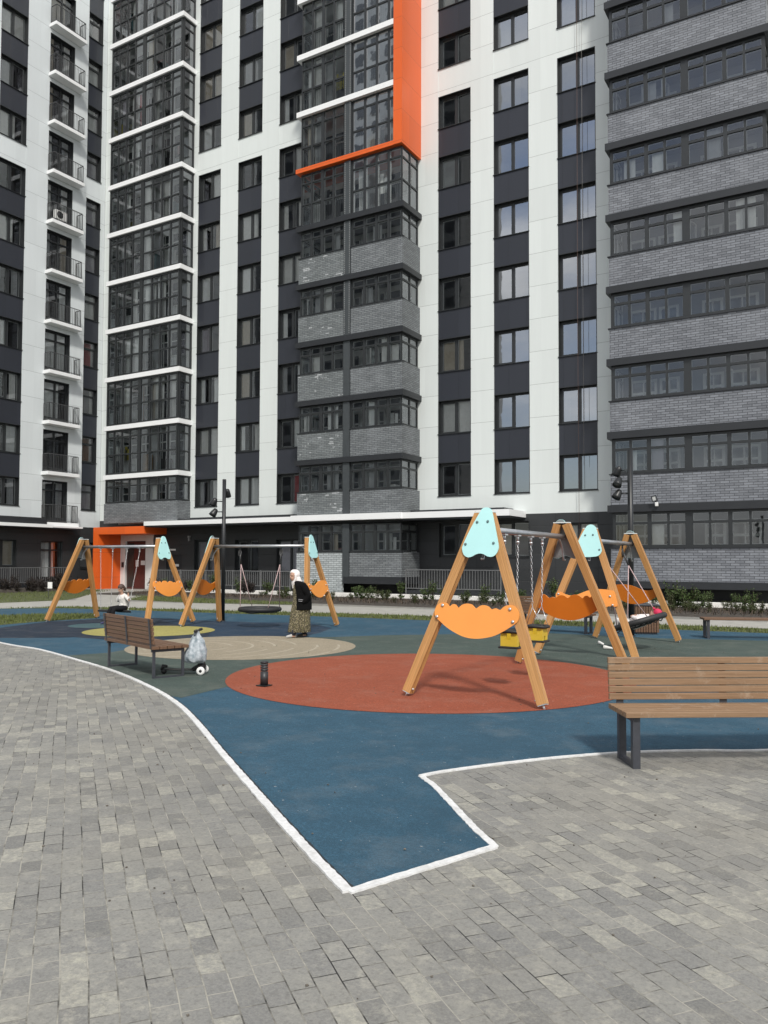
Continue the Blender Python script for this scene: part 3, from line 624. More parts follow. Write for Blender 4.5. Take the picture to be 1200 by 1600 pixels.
# --- centre bay
XC0, XC1, YC = -24.54, -18.45, 32.65
XD0, XD1 = -21.75, -21.37
L1 = XD0 - XC0 - 0.12; L2 = XC1 - XD1 - 0.10
HB = 1.33
v4 = lambda L_: [(L_ * 0.25, 0.10), (L_ * 0.5, 0.17), (L_ * 0.75, 0.10)]
def v4r(L_): return [(L_ * 0.26, 0.13), (L_ * 0.50, 0.13), (L_ * 0.74, 0.13)]
fC1 = mk_mesh(glazing(L1, HB, v4(L1), [(0.95, 0.09)]), 'loggia_glazing', FRAME); pC1 = mk_mesh(gpane(L1, HB), 'pane', GL_LOG)
fC2 = mk_mesh(glazing(L2, HB, v4r(L2), [(0.95, 0.09)]), 'loggia_glazing', FRAME); pC2 = mk_mesh(gpane(L2, HB), 'pane', GL_LOG)
fC3 = mk_mesh(glazing(1.6, HB, [(0.8, 0.07)], [(0.95, 0.09)]), 'loggia_glazing', FRAME); pC3 = mk_mesh(gpane(1.6, HB), 'pane', glass('loggia_glass_pale', (0.55, 0.58, 0.58, 1), 0.16, 1.2, 0.03))
HF = 2.73
fF1 = mk_mesh(glazing(L1, HF, v4(L1), [(2.25, 0.08), (1.15, 0.08)]), 'loggia_glazing', FRAME); pF1 = mk_mesh(gpane(L1, HF), 'pane', GL_LOG)
fF2 = mk_mesh(glazing(L2, HF, v4r(L2), [(2.25, 0.08), (1.15, 0.08)]), 'loggia_glazing', FRAME); pF2 = mk_mesh(gpane(L2, HF), 'pane', GL_LOG)
fF3 = mk_mesh(glazing(1.6, HF, [(0.8, 0.07)], [(2.25, 0.08), (1.15, 0.08)]), 'loggia_glazing', FRAME); pF3 = mk_mesh(gpane(1.6, HF), 'pane', bpy.data.materials['loggia_glass_pale'])
for k in range(-1, 10):
    zf = 3.8 + 3 * k  # floor of this storey (top of the band below)
    if k <= 4:
        zs = 5.15 + 3 * k; zb = zf if k >= 0 else 0.96
        for a, b, mt in ((XC0, XD0 - 0.02, BR_P if k == -1 else BR_W), (XD1 + 0.02, XC1, BR_C)):
            zz = zb if a != XC0 or k >= 0 else 0.15
            m = MB().box(a, b, YC, YC + 0.14, zz, zs)
            if a > XC0: m.box(XC1 - 0.14, XC1, YC + 0.14, YM - 0.002, zz, zs)
            else: m.box(XC0, XC0 + 0.14, YC + 0.14, YM - 0.002, zz, zs)
            pb = part('brick_parapet', m, mt, main, world=True)
            s_ = MB().box(a - 0.02, b + 0.04, YC - 0.045, YC + 0.15, zs, zs + 0.03); s_.xf(Matrix.Translation(-main.location)); part('sill', s_, TRIM, pb)
        o = gl_at('loggia_glazing', fC1, pC1, (XC0 + 0.08, YC + 0.05, zs + 0.03)); clutter(o, L1, -1.0, HB, 3, 1.2)
        o = gl_at('loggia_glazing', fC2, pC2, (XD1 + 0.04, YC + 0.05, zs + 0.03)); clutter(o, L2, -1.0, HB, 2, 1.2)
        gl_at('loggia_glazing', fC3, pC3, (XC1 - 0.05, YC + 0.07, zs + 0.03), R(90)); gl_at('loggia_glazing', fC3, pC3, (XC0 + 0.05, YM - 0.05, zs + 0.03), R(-90))
    else:
        o = gl_at('loggia_glazing', fF1, pF1, (XC0 + 0.08, YC + 0.05, zf)); clutter(o, L1, 0.02, HF, 5, 1.2)
        rm = railing_mb(0.1, L1 - 0.1, 0.14, 0.02, 1.1); part('railing', rm, RAILM, o)
        o = gl_at('loggia_glazing', fF2, pF2, (XD1 + 0.04, YC + 0.05, zf)); clutter(o, L2, 0.02, HF, 3, 1.2)
        rm = railing_mb(0.1, L2 - 0.1, 0.14, 0.02, 1.1); part('railing', rm, RAILM, o)
        if k == 5: gl_at('loggia_glazing', fF3, pF3, (XC1 - 0.05, YC + 0.07, zf), R(90))
        gl_at('loggia_glazing', fF3, pF3, (XC0 + 0.05, YM - 0.05, zf), R(-90))
    if k <= 4:
        if k >= 0: part('slab_band', MB().box(XC0 - 0.10, XC1 + 0.10, YC - 0.12, YM - 0.004, 6.53 + 3 * k, 6.8 + 3 * k), TRIM, main, world=True)
    elif k == 5: part('orange_band', MB().box(XC0 - 0.13, XC1 - 0.42, YC - 0.14, YM - 0.004, 21.58, 21.80), ORANGE, main, world=True)
    else: part('slab_band', MB().box(XC0 - 0.12, XC1 - 0.42, YC - 0.12, YM - 0.004, 6.53 + 3 * k, 6.8 + 3 * k), BAND, main, world=True)
    inner_wall(XC0 + 0.15, XC1 - 0.15, 3.8 + 3 * k, 6.53 + 3 * k, [(-24.2, -22.8, 4.9 + 3 * k, 6.3 + 3 * k), (-22.6, -21.9, 3.9 + 3 * k, 6.3 + 3 * k), (-21.1, -20.4, 3.9 + 3 * k, 6.3 + 3 * k), (-20.2, -18.8, 4.9 + 3 * k, 6.3 + 3 * k)])
part('orange_frame', MB().box(XC1 - 0.42, XC1 + 0.05, YC - 0.16, YM - 0.003, 21.58, TOP), ORANGE, main, world=True)
dv = MB()
for k in range(-1, 10): dv.box(XD0, XD1, YC - 0.03, YC + 0.20, 3.802 + 3 * k if k >= 0 else 0.65, 6.528 + 3 * k)
dvo = part('pier', dv, plain('pier_grey', (0.045, 0.052, 0.056), 0.5, var=0.1), main, world=True)
sl = MB()
for k in range(3, 10):
    for x in (XD0 + 0.05, XD1 - 0.05):
        for j in range(28): sl.box(x - 0.022, x + 0.022, YC - 0.036, YC - 0.028, 3.9 + 3 * k + j * 0.093, 3.9 + 3 * k + j * 0.093 + 0.05)
sl.xf(Matrix.Translation(-main.location)); part('vent_slots', sl, plain('slot_grey', (0.22, 0.23, 0.23), 0.6), dvo)
part('base_beam', MB().box(XD1 - 0.3, XC1 + 0.03, YC - 0.05, YM - 0.01, 0.63, 0.955), TRIM, main, world=True)
for x, k, w, a in ((-24.1, 3, 0.55, 55), (-24.1, 1, 0.55, 70), (-20.3, 2, 0.6, 75)): open_sash(x, YC + 0.15, 5.25 + 3 * k, w, 0.80, R(a))
# --- left glazed bay
XL0, XL1, YL = -39.80, -33.62, 33.36
LL = XL1 - XL0 - 0.16
vL = [(LL * q, w) for q, w in ((0.115, 0.09), (0.23, 0.09), (0.345, 0.09), (0.475, 0.26), (0.62, 0.09), (0.745, 0.09), (0.87, 0.09))]
fL = mk_mesh(glazing(LL, HF, vL, [(2.28, 0.08), (1.22, 0.08)], 0.09, 0.12), 'loggia_glazing', FRAME); pL = mk_mesh(gpane(LL, HF), 'pane', GL_LOG)
fL3 = mk_mesh(glazing(0.94, HF, [], [(2.2, 0.08), (1.15, 0.08)], 0.09, 0.10), 'loggia_glazing', FRAME); pL3 = mk_mesh(gpane(0.94, HF), 'pane', bpy.data.materials['loggia_glass_pale'])
HL0 = 1.45
fL0 = mk_mesh(glazing(LL, HL0, vL, [(1.02, 0.08)], 0.09, 0.10), 'loggia_glazing', FRAME); pL0 = mk_mesh(gpane(LL, HL0), 'pane', GL_LOG)
fL03 = mk_mesh(glazing(0.94, HL0, [], [(1.02, 0.08)], 0.09, 0.10), 'loggia_glazing', FRAME); pL03 = mk_mesh(gpane(0.94, HL0), 'pane', bpy.data.materials['loggia_glass_pale'])
for k in range(0, 11):
    zf = 3.92 + 3 * k
    if k == 0:
        m = MB().box(XL0, XL1, YL + 0.05, YL + 0.19, 3.98, 5.17).box(XL1 - 0.14, XL1, YL + 0.19, YM - 0.002, 3.98, 5.17)
        part('brick_parapet', m, BR_C, main, world=True)
        o = gl_at('loggia_glazing', fL0, pL0, (XL0 + 0.04, YL + 0.09, 5.19)); clutter(o, LL, -1.1, HL0, 3, 0.9)
        gl_at('loggia_glazing', fL03, pL03, (XL1 - 0.03, YL + 0.13, 5.19), R(90))
    else:
        o = gl_at('loggia_glazing', fL, pL, (XL0 + 0.04, YL + 0.09, zf)); clutter(o, LL, 0.02, HF, random.choice((6, 7, 8, 9)), 0.8)
        part('railing', railing_mb(0.1, LL - 0.1, 0.16, 0.02, 1.2), RAILM, o)
        o = gl_at('loggia_glazing', fL3, pL3, (XL1 - 0.03, YL + 0.13, zf), R(90))
        part('railing', railing_mb(0.08, 0.86, 0.16, 0.02, 1.2), RAILM, o)
        if random.random() < 0.6: part('curtain', curtain_mb(0.1, 0.84, 0.05, HF - 0.5, 0.24, 0.03, 0.12), CURT[random.choice((0, 1, 1))], o)
    gl_at('loggia_glazing', fL3 if k else fL03, pL3 if k else pL03, (XL0 + 0.03, YM - 0.04, zf if k else 5.19), R(-90))
    part('slab_band', MB().box(XL0 - 0.06, XL1 + 0.06, YL - 0.02, YM - 0.004, 6.65 + 3 * k, 6.92 + 3 * k), BAND, main, world=True)
    inner_wall(XL0 + 0.15, XL1 - 0.15, 3.95 + 3 * k, 6.64 + 3 * k, [(-39.3, -37.9, 4.9 + 3 * k, 6.4 + 3 * k), (-37.7, -36.9, 4.0 + 3 * k, 6.4 + 3 * k), (-36.3, -35.5, 4.0 + 3 * k, 6.4 + 3 * k), (-35.3, -34.1, 4.9 + 3 * k, 6.4 + 3 * k)])
# --- canopy, recess strip and entrance portal
part('canopy', MB().box(-35.4, -24.7, 32.55, YM - 0.01, 3.72, 3.96).box(-24.7, -18.35, 32.33, YM - 0.012, 3.70, 3.99).box(-18.35, -13.0, 32.45, YM - 0.01, 3.70, 3.98), BAND, main, world=True)
part('soffit', MB().box(-35.3, -24.75, 32.6, YM - 0.015, 3.64, 3.715).box(-24.6, -18.45, 32.85, YM - 0.015, 3.62, 3.695).box(-18.3, -13.05, 32.5, YM - 0.015, 3.62, 3.695), TRIM, main, world=True)
part('roof_flashing', MB().box(-33.5, -24.66, 33.3, YM - 0.02, 3.965, 4.10).box(-18.33, -13.6, 33.3, YM - 0.02, 3.985, 4.12), TRIM, main, world=True)
portal = part('entrance_portal', MB().box(-39.86, -39.42, 32.7, YM - 0.01, 0.0, 3.28).box(-39.86, -35.5, 32.7, YM - 0.01, 3.28, 3.71), ORANGE, main, world=True)
pw = MB().box(-39.42, -39.0, YM - 0.03, YM + 0.25, 0.0, 3.278).box(-39.0, -37.24, YM - 0.03, YM + 0.25, 2.92, 3.278).box(-37.24, -36.6, YM - 0.03, YM + 0.25, 0.0, 3.278); pw.xf(Matrix.Translation(-main.location)); part('door_surround', pw, plain('surround_white', (0.62, 0.62, 0.60), 0.6, var=0.06, scale=2), portal)
dr = MB().box(-38.98, -37.26, YM + 0.1, YM + 0.16, 0.0, 2.90); door = part('entrance_door', dr, plain('door_maroon', (0.070, 0.022, 0.020), 0.4, var=0.2), main, world=True)
q = MB().quad((-38.9, YM + 0.09, 0.1), (-38.35, YM + 0.09, 0.1), (-38.35, YM + 0.09, 2.8), (-38.9, YM + 0.09, 2.8)); q.xf(Matrix.Translation(-main.location)); part('pane', q, plain('door_glass', (0.02, 0.035, 0.035), 0.1), door)
for q in (MB().box(-38.2, -37.95, YM + 0.085, YM + 0.095, 1.35, 1.75), MB().box(-37.75, -37.4, YM + 0.085, YM + 0.095, 1.45, 1.72), MB().box(-37.7, -37.45, YM + 0.085, YM + 0.095, 2.45, 2.6)): q.xf(Matrix.Translation(-main.location)); part('notice_paper', q, plain('paper_white', (0.65, 0.65, 0.63), 0.6, var=0.05), door)
q = MB().box(-39.3, -39.1, YM - 0.05, YM - 0.03, 1.3, 1.62); part('intercom', q, TRIM, main, world=True)

# --- left wing (faces +X): local x -> +Y
wcl, bcl = MB(), MB()
X0 = XW - 0.32
wc = [(27.03, 28.74), (30.22, 31.97), (32.98, 34.08)]
for a, b, zb in ((20.0, 27.03, 4.22), (28.74, 30.22, 4.22), (31.97, 32.98, 3.78), (34.08, 34.43, 3.78)): wcl.box(X0, XW, a, b, zb, TOP)
wcl.box(X0, XW, 27.03, 28.74, 4.22, 4.80).box(X0, XW, 32.98, 34.08, 3.78, 4.80).box(X0, XW, 30.22, 31.97, 3.96, 4.0)
for k in range(12):
    z0, z1 = 6.47 + 3 * k, 7.80 + 3 * k
    if z1 > TOP: continue
    for a, b in (wc[0], wc[2]):
        if k == 6: wcl.box(X0, XW - 0.012, a, b, z0, z1)
        else: part('spandrel_panel', MB().box(X0, XW - 0.012, a, b, z0, z1), DARK, wing, world=True)
    wcl.box(X0, XW, 30.22, 31.97, 6.47 + 3 * k, 6.98 + 3 * k)
    window(wing, (XW, 27.03, 4.80 + 3 * k), 1.71, 1.67, 'two', R(90), dens=0.97)
    window(wing, (XW, 32.98, 4.80 + 3 * k), 1.10, 1.67, 'top', R(90), dens=0.85)
    d_ = window(wing, (XW, 30.22, 3.98 + 3 * k), 1.75, 2.49, 'door', R(90), name='balcony_door', dens=0.85)
wcl.box(X0 - 0.2, XW, 20, 34.43, TOP, TOP + 1)
part('white_cladding', wcl, panels('white_cladding_wing_shaded', (0.64, 0.68, 0.69), 5.207, 1.5, var=0.035), wing, world=True)  # the white cladding made greyer and bluer: the wing's shade put into colour
y = 20.0
for a, b, z0, z1 in ((27.0, 28.66, 1.35, 2.9), (30.2, 31.75, 0.45, 2.88), (33.0, 34.08, 1.2, 2.85)):
    top = 4.22 if a < 30 else 3.78
    bcl.box(X0, XW - 0.006, y, a, -0.3, 4.22 if y < 31 else 3.78).box(X0, XW - 0.006, a, b, -0.3, z0).box(X0, XW - 0.006, a, b, z1, 3.95 if 30 < a < 32 else top); y = b
bcl.box(X0, XW - 0.006, y, 34.43, -0.3, 3.78)
part('ground_floor_cladding', bcl, BASE, wing, world=True)
window(wing, (XW, 27.0, 1.35), 1.66, 1.55, 'two', R(90), dens=1.0); window(wing, (XW, 30.2, 0.45), 1.55, 2.43, 'door', R(90), name='balcony_door', dens=1.0); window(wing, (XW, 33.0, 1.2), 1.08, 1.65, 'top', R(90))
inn = MB().box(-45.4, -45.2, 20, 34.4, -0.3, TOP)
for k in range(-1, 13): inn.box(-45.2, X0 - 0.01, 20, 34.4, 6.72 + 3 * k, 6.93 + 3 * k)
for y in (26.0, 29.4, 32.5): inn.box(-45.2, X0 - 0.02, y - 0.06, y + 0.06, 0, TOP)
part('interior', inn, INNER, wing, world=True)
# balconies: slab + railing, eleven of them
bs = MB().bbox(0, 0.60, 0, 2.24, -0.21, 0.0, 0.012)
slab_me = mk_mesh(bs, 'balcony', BAND)
rb = MB()
rl = railing_mb(0.06, 2.14, 0, 0.0, 1.06, 0.115, 0.016); rl.xf(Matrix.Translation((0.55, 0, 0)) @ Matrix.Rotation(R(90), 4, 'Z')); rb.add(rl.v, rl.f)
for yy in (0.06, 2.14):
    r2 = railing_mb(0.05, 0.55, yy, 0.0, 1.06, 0.125, 0.016); rb.add(r2.v, r2.f)
rail_me = mk_mesh(rb, 'railing', RAILM)
for k in range(0, 11):
    o = link('balcony', slab_me, wing, Vector((XW, 30.14, 3.95 + 3 * k)) - wing.location); link('railing', rail_me, o)
part('canopy', MB().box(XW, -40.42, 20, 30.3, 3.62, 3.80).box(XW, -40.50, 30.3, 32.45, 3.64, 3.735), BAND, wing, world=True)
part('soffit', MB().box(XW + 0.01, -40.5, 20, 32.3, 3.56, 3.615), TRIM, wing, world=True)
part('roof_flashing', MB().box(XW + 0.01, -40.7, 20, 30.1, 3.805, 4.10), TRIM, wing, world=True)
# things on the balconies
ac = empty('air_conditioner', (XW + 0.33, 30.85, 3.95 + 18 + 0.16), R(90), 'white outdoor air conditioner unit on a small balcony of the left wing', 'air conditioner')
part('casing', MB().bbox(-0.40, 0.40, -0.14, 0.14, 0, 0.55, 0.02), plain('ac_white', (0.72, 0.72, 0.70), 0.5, var=0.04), ac)
ag = MB(); 
for r in (0.20, 0.15, 0.10, 0.05): ag.tube([(-0.1 + r * math.cos(a), -0.155, 0.28 + r * math.sin(a)) for a in [i * math.pi / 8 for i in range(16)]], 0.006, 5, True)
ag.lathe([(0.22, 0), (0.22, 0.004)], 20, (0, 0, 0)); ag.v[-40:] = [Vector((-0.1 + p.x, -0.144 - p.z, 0.28 + p.y)) for p in ag.v[-40:]]
part('fan_grille', ag, TRIM, ac)
part('foot', MB().box(-0.34, -0.28, -0.15, 0.15, -0.16, 0), TRIM, ac); part('foot', MB().box(0.28, 0.34, -0.15, 0.15, -0.16, 0), TRIM, ac)
# opposite block, met only as a reflection in the window glass
opp = empty('opposite_building', (-60, -45, 0), 0, 'striped apartment block across the yard, mirrored in the window glass', 'building')
ow, od = MB().box(-96, -54, -62, -45, 0, 105), MB()
for i in range(14):
    for k in range(33): od.box(-95 + i * 2.95, -93.4 + i * 2.95, -45, -44.94, 3.5 + 3 * k, 5.2 + 3 * k)
part('wall', ow, plain('opposite_white', (0.26, 0.27, 0.27), 0.7, var=0.1, scale=0.3), opp, world=True); part('window_strip', od, plain('opposite_dark', (0.04, 0.045, 0.05), 0.3, var=0.3, scale=0.4), opp, world=True)

# ---------------------------------------------------------------- playground equipment
TIMB = wood('glulam_timber', (0.31, 0.140, 0.040, 1), (0.66, 0.355, 0.130, 1), 0.5, (46, 46, 1.1))
SLAT = wood('bench_timber', (0.185, 0.108, 0.056, 1), (0.31, 0.195, 0.112, 1), 0.55, (1.4, 40, 40), wear=0.45)
SLATD = wood('bench_timber_dark', (0.105, 0.055, 0.030, 1), (0.175, 0.095, 0.052, 1), 0.6, (1.4, 40, 40), wear=0.12)
MINT = plain('mint_board', (0.45, 0.76, 0.75), 0.35, var=0.04, scale=2)
ORB = plain('orange_board', (0.82, 0.31, 0.062), 0.38, var=0.04, scale=2)
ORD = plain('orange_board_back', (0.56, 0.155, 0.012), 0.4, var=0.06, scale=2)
STEEL = plain('galvanised_steel', (0.42, 0.43, 0.44), 0.38, 0.75, var=0.12, scale=12)
ZINC = plain('bolt_zinc', (0.6, 0.6, 0.6), 0.3, 0.8, var=0.05)
BLKP = plain('black_rubber', (0.018, 0.018, 0.019), 0.6, var=0.2, bump=0.2)
GREYP = plain('plate_back_grey', (0.20, 0.21, 0.21), 0.5)
BENCHM = plain('bench_steel', (0.040, 0.043, 0.052), 0.45, var=0.12, scale=20)
ROPE = plain('pink_rope', (0.50, 0.36, 0.35), 0.8, var=0.3, scale=40)
SEATY = plain('yellow_plastic', (0.62, 0.44, 0.04), 0.45, var=0.08)
LAMPM = plain('lamp_black', (0.010, 0.011, 0.012), 0.4, var=0.2)

def smooth_outline(pts, k=3):
    n = len(pts); out = []
    P = [Vector(p) for p in pts]
    for i in range(n):
        p0, p1, p2, p3 = P[i - 1], P[i], P[(i + 1) % n], P[(i + 2) % n]
        for j in range(k):
            t = j / k; q = 0.5 * ((2 * p1) + (p2 - p0) * t + (2 * p0 - 5 * p1 + 4 * p2 - p3) * t * t + (3 * p1 - p0 - 3 * p2 + p3) * t ** 3); out.append((q.x, q.y))
    return out
def ol(raw, cx, y0, z0, s): return smooth_outline([((a - cx) * s, z0 - (b - y0) * s) for a, b in raw])
PLATE_CLOUD = ol([(545, 85), (568, 52), (603, 42), (640, 52), (668, 88), (715, 250), (755, 400), (758, 445), (738, 492), (700, 515), (655, 512), (615, 492), (572, 484), (530, 494), (492, 514), (450, 520), (408, 496), (386, 445), (394, 395), (460, 240)], 575, 42, 2.33, 0.00128)
PLATE_FLAT = ol([(385, 172), (402, 155), (425, 148), (452, 155), (476, 182), (505, 270), (533, 365), (530, 400), (505, 428), (450, 437), (380, 438), (325, 434), (298, 408), (296, 365), (335, 265)], 415, 148, 2.34, 0.00200)
PANEL_CLOUD = ol([(290, 745), (297, 712), (315, 692), (340, 685), (365, 689), (385, 706), (405, 692), (425, 696), (443, 713), (465, 695), (495, 686), (530, 692), (556, 713), (580, 698), (605, 692), (635, 700), (655, 715), (680, 708), (708, 717), (730, 698), (755, 688), (785, 690), (812, 710), (826, 745), (820, 775), (800, 795), (740, 835), (680, 865), (620, 880), (560, 886), (500, 880), (440, 860), (380, 830), (330, 795), (300, 772)], 558, 685, 1.16, 0.00205)
PANEL_WAVE = ol([(112, 795), (125, 772), (152, 768), (195, 785), (245, 798), (300, 795), (350, 776), (400, 755), (455, 741), (520, 735), (600, 739), (655, 752), (675, 800), (692, 872), (682, 890), (630, 886), (580, 900), (530, 925), (470, 948), (400, 955), (320, 945), (240, 915), (170, 870), (125, 832)], 402, 742, 1.185, 0.00190)

def leg_mesh(Lg):
    w, t = 0.056, 0.050  # half widths across y and x; grooves on the +-y sides
    pr = [(-t, -w), (-t * 0.35, -w), (-t * 0.28, -w + 0.012), (-t * 0.12, -w + 0.012), (-t * 0.05, -w), (t * 0.30, -w), (t * 0.37, -w + 0.012), (t * 0.53, -w + 0.012), (t * 0.60, -w), (t, -w)]
    prof = pr + [(a, -b) for a, b in pr[::-1]]
    m = MB().loft([[(a, b, z) for a, b in prof] for z in (0.0, Lg)], cap=False, smooth=False)
    n = len(prof); tri = tessellate_polygon([[Vector((a, b, 0)) for a, b in prof]])
    m.f += [list(t_) for t_ in tri] + [[i + n for i in t_] for t_ in tri]; m.sm += [False] * (2 * len(tri)); return m
def swing_frame(cx, cy, rz, Lb, kind, label, spread=0.87):
    root = empty('swing_frame', (cx, cy, 0), rz, label, 'swing frame', 'timber swing frames on the playground')
    hx = Lb / 2; topz = 2.26; SPL = 0.40; kz = SPL / topz  # the end frames lean inwards
    plate = PLATE_CLOUD if kind == 'cloud' else PLATE_FLAT; panel = PANEL_CLOUD if kind == 'cloud' else PANEL_WAVE
    for sx in (-1, 1):
        for sy in (-1, 1):
            a, b = Vector((sx * (hx - 0.055 * kz), sy * spread, 0.055)), Vector((sx * (hx - SPL), sy * 0.065, topz)); d = b - a
            lg = part('leg', leg_mesh(d.length), TIMB, root); lg.location = a
            lg.rotation_mode = 'QUATERNION'; e3 = d.normalized(); e2 = (Vector((0, 1, 0)) - e3 * e3.y).normalized(); e1 = e2.cross(e3); lg.rotation_quaternion = Matrix((e1, e2, e3)).transposed().to_quaternion()
            ft = MB().tube([(0, 0, -0.075), (0, 0, 0.02)], 0.016, 8).box(-0.045, 0.045, -0.05, 0.05, -0.010, -0.001).tube([(-0.02, 0.04 * -sy, 0.06), (-0.02, 0.075 * -sy, 0.06)], 0.014, 6); part('foot', ft, ZINC, lg)
        hc = hx - SPL; cp = MB().box(sx * hc - 0.052, sx * hc + 0.052, -0.125, 0.125, topz + 0.008, topz + 0.022); part('top_cap', cp, plain('cap_white', (0.70, 0.74, 0.73), 0.4, var=0.05), root)
        def place(mb, off):  # mb: x=u, y=thickness, z
            mb.v = [Vector((sx * (hx + off + p.y - kz * p.z), sx * p.x, p.z)) for p in mb.v]; return mb
        pl_ = part('head_plate', place(MB().prism(plate, 0, 0.018), 0.056), MINT, root)
        part('plate_backing', place(MB().prism([(a * 0.985, 2.03 + (b - 2.03) * 0.985) for a, b in plate], -0.003, -0.001), 0.056), GREYP, pl_)
        us = (-0.20, 0.17) if kind == 'cloud' else (-0.23, 0.20)
        def bolt(u, z, r, t, h, mat, par_):
            q = MB().lathe([(r, 0), (r, h), (r * 0.5, h * 1.5)], 8); q.v = [Vector((u + p.x, t + p.z, z + p.y)) for p in q.v]; part('bolt', place(q, 0.056), mat, par_)
        for u, z in ((us[0], 1.88), (us[1], 1.89), (-0.065, 2.15), (0.075, 2.155)): bolt(u, z, 0.017, 0.018, 0.008, plain('bolt_green', (0.10, 0.16, 0.16), 0.4), pl_)
        pn = part('side_panel', place(MB().prism(panel, 0, 0.020), 0.056), ORB, root)
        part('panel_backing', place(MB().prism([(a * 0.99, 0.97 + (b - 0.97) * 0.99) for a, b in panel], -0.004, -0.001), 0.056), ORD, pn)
        B4 = ((-0.445, 1.13), (-0.51, 0.99), (0.435, 1.11), (0.48, 0.965)) if kind == 'cloud' else ((-0.50, 1.10), (0.42, 1.08), (0.47, 0.93), (-0.47, 1.0))
        for u, z in B4: bolt(u, z, 0.020, 0.020, 0.012, ZINC, pn)
        arc = [(sx * (hx - 0.74 + 0.40 * math.sin(t)), 0, 1.70 + 0.36 * math.cos(t)) for t in [R(5 + 85 * i / 8) for i in range(9)]]
        part('brace', MB().tube(arc + [(sx * (hx - 0.28), 0, 1.70)], 0.017, 8), STEEL, root)
    part('beam', MB().tube([(-hx + 0.34, 0, 2.06), (hx - 0.34, 0, 2.06)], 0.040, 12), STEEL, root)
    return root
def chain(mb, a, b, lk=0.045):
    a, b = Vector(a), Vector(b); d = b - a; n = max(2, int(d.length / lk)); e = d.normalized()
    u = e.cross(Vector((0, 0, 1)) if abs(e.z) < 0.9 else Vector((1, 0, 0))).normalized(); v = e.cross(u)
    for i in range(n):
        c = a + d * ((i + 0.5) / n); s_ = u if i % 2 else v; h = d.length / n * 0.62
        mb.tube([c - e * h, c - e * h * 0.5 + s_ * 0.011, c + e * h * 0.5 + s_ * 0.011, c + e * h, c + e * h * 0.5 - s_ * 0.011, c - e * h * 0.5 - s_ * 0.011], 0.0042, 4, True)
    return mb
def hanger(mb, p): p = Vector(p); return mb.tube([p + Vector((0, 0, 0.03)), p + Vector((0, 0, -0.06))], 0.018, 6).ico(p + Vector((0, 0, -0.07)), 0.026, 1).box(p.x - 0.03, p.x + 0.03, p.y - 0.05, p.y + 0.05, p.z + 0.01, p.z + 0.025)

S1 = swing_frame(-3.98, 10.62, R(90), 3.76, 'cloud', 'timber swing with mint scalloped head plate nearest the camera, carrying two yellow toddler seats')
S2 = swing_frame(-4.17, 15.72, R(90), 3.72, 'wave', 'timber swing with flat bottomed mint plate behind the front swing, carrying an occupied nest')
S3 = swing_frame(-17.36, 15.17, R(3.2), 3.64, 'cloud', 'leftmost timber swing with mint head plate, in front of the orange entrance portal')
S4 = swing_frame(-13.24, 16.08, R(9.5), 3.55, 'wave', 'timber swing with wavy orange panels beside the walking woman, carrying an empty nest')

# toddler seats (local: y along the beam)
def toddler(x, y, label):
    r = empty('toddler_swing_seat', (x, y, 0.53), R(0), label, 'swing seat', 'yellow toddler seats on the front swing')
    m = MB()
    for a, b in ((-0.105, -0.088), (0.088, 0.105)): m.box(-0.115, -0.03, a, b, 0.03, 0.20).box(0.03, 0.115, a, b, 0.03, 0.20).box(-0.03, 0.03, a, b, 0.03, 0.11)
    for xx in (-0.115, 0.098):
        m.box(xx, xx + 0.017, -0.088, -0.03, 0.03, 0.20).box(xx, xx + 0.017, 0.03, 0.088, 0.03, 0.20).box(xx, xx + 0.017, -0.03, 0.03, 0.09, 0.20)
    part('bucket', m, SEATY, r)
    part('base_plate', MB().bbox(-0.145, 0.145, -0.125, 0.125, 0.0, 0.028, 0.010), BLKP, r)
    rim = [(-0.14, -0.09, 0.218), (-0.14, 0.09, 0.218), (-0.11, 0.125, 0.222), (0.11, 0.125, 0.222), (0.14, 0.09, 0.218), (0.14, -0.09, 0.218), (0.11, -0.125, 0.222), (-0.11, -0.125, 0.222)]
    part('rim', MB().tube(rim, 0.022, 8, True), BLKP, r)
    ch = MB()
    for sy in (-1, 1):
        j = Vector((0, sy * 0.19, 0.50)); hanger(ch, (0, sy * 0.235, 2.06 - 0.53 - 0.06)); chain(ch, (0, sy * 0.235, 1.40), j)
        for sx in (-1, 1): ch.tube([j, (sx * 0.12, sy * 0.115, 0.23)], 0.005, 5)
    part('chain', ch, ZINC, r); return r
toddler(-3.98, 10.0, 'yellow bucket swing seat with black rim, the one nearer the front timber frame')
toddler(-3.98, 10.97, 'yellow bucket swing seat with black rim, the one farther from the front timber frame')
# flat seats of the left swing
def flat_seat(root, x, swing, label):
    M_ = root.matrix_basis
    r = empty('flat_swing_seat', M_ @ Vector((x, 0, 0)), root.rotation_euler.z, label, 'swing seat')
    th = R(swing); Lh = 1.70; py, pz = -Lh * math.sin(th), 2.0 - Lh * math.cos(th)
    m = MB().bbox(-0.22, 0.22, -0.09, 0.09, -0.025, 0.025, 0.012); m.xf(Matrix.Translation((0, py, pz)) @ Matrix.Rotation(-th, 4, 'X')); part('seat', m, BLKP, r)
    ch = MB()
    for sx in (-1, 1): hanger(ch, (sx * 0.23, 0, 2.0)); chain(ch, (sx * 0.23, 0, 1.93), (sx * 0.19, py, pz + 0.02))
    part('chain', ch, ZINC, r); return r, M_ @ Vector((x, py, pz))
flat_seat(S3, -0.535, 0, 'empty black flat swing seat hanging on chains left of the child')
_, SEATC = flat_seat(S3, 0.455, 12, 'black flat swing seat on chains with the child sitting on it')
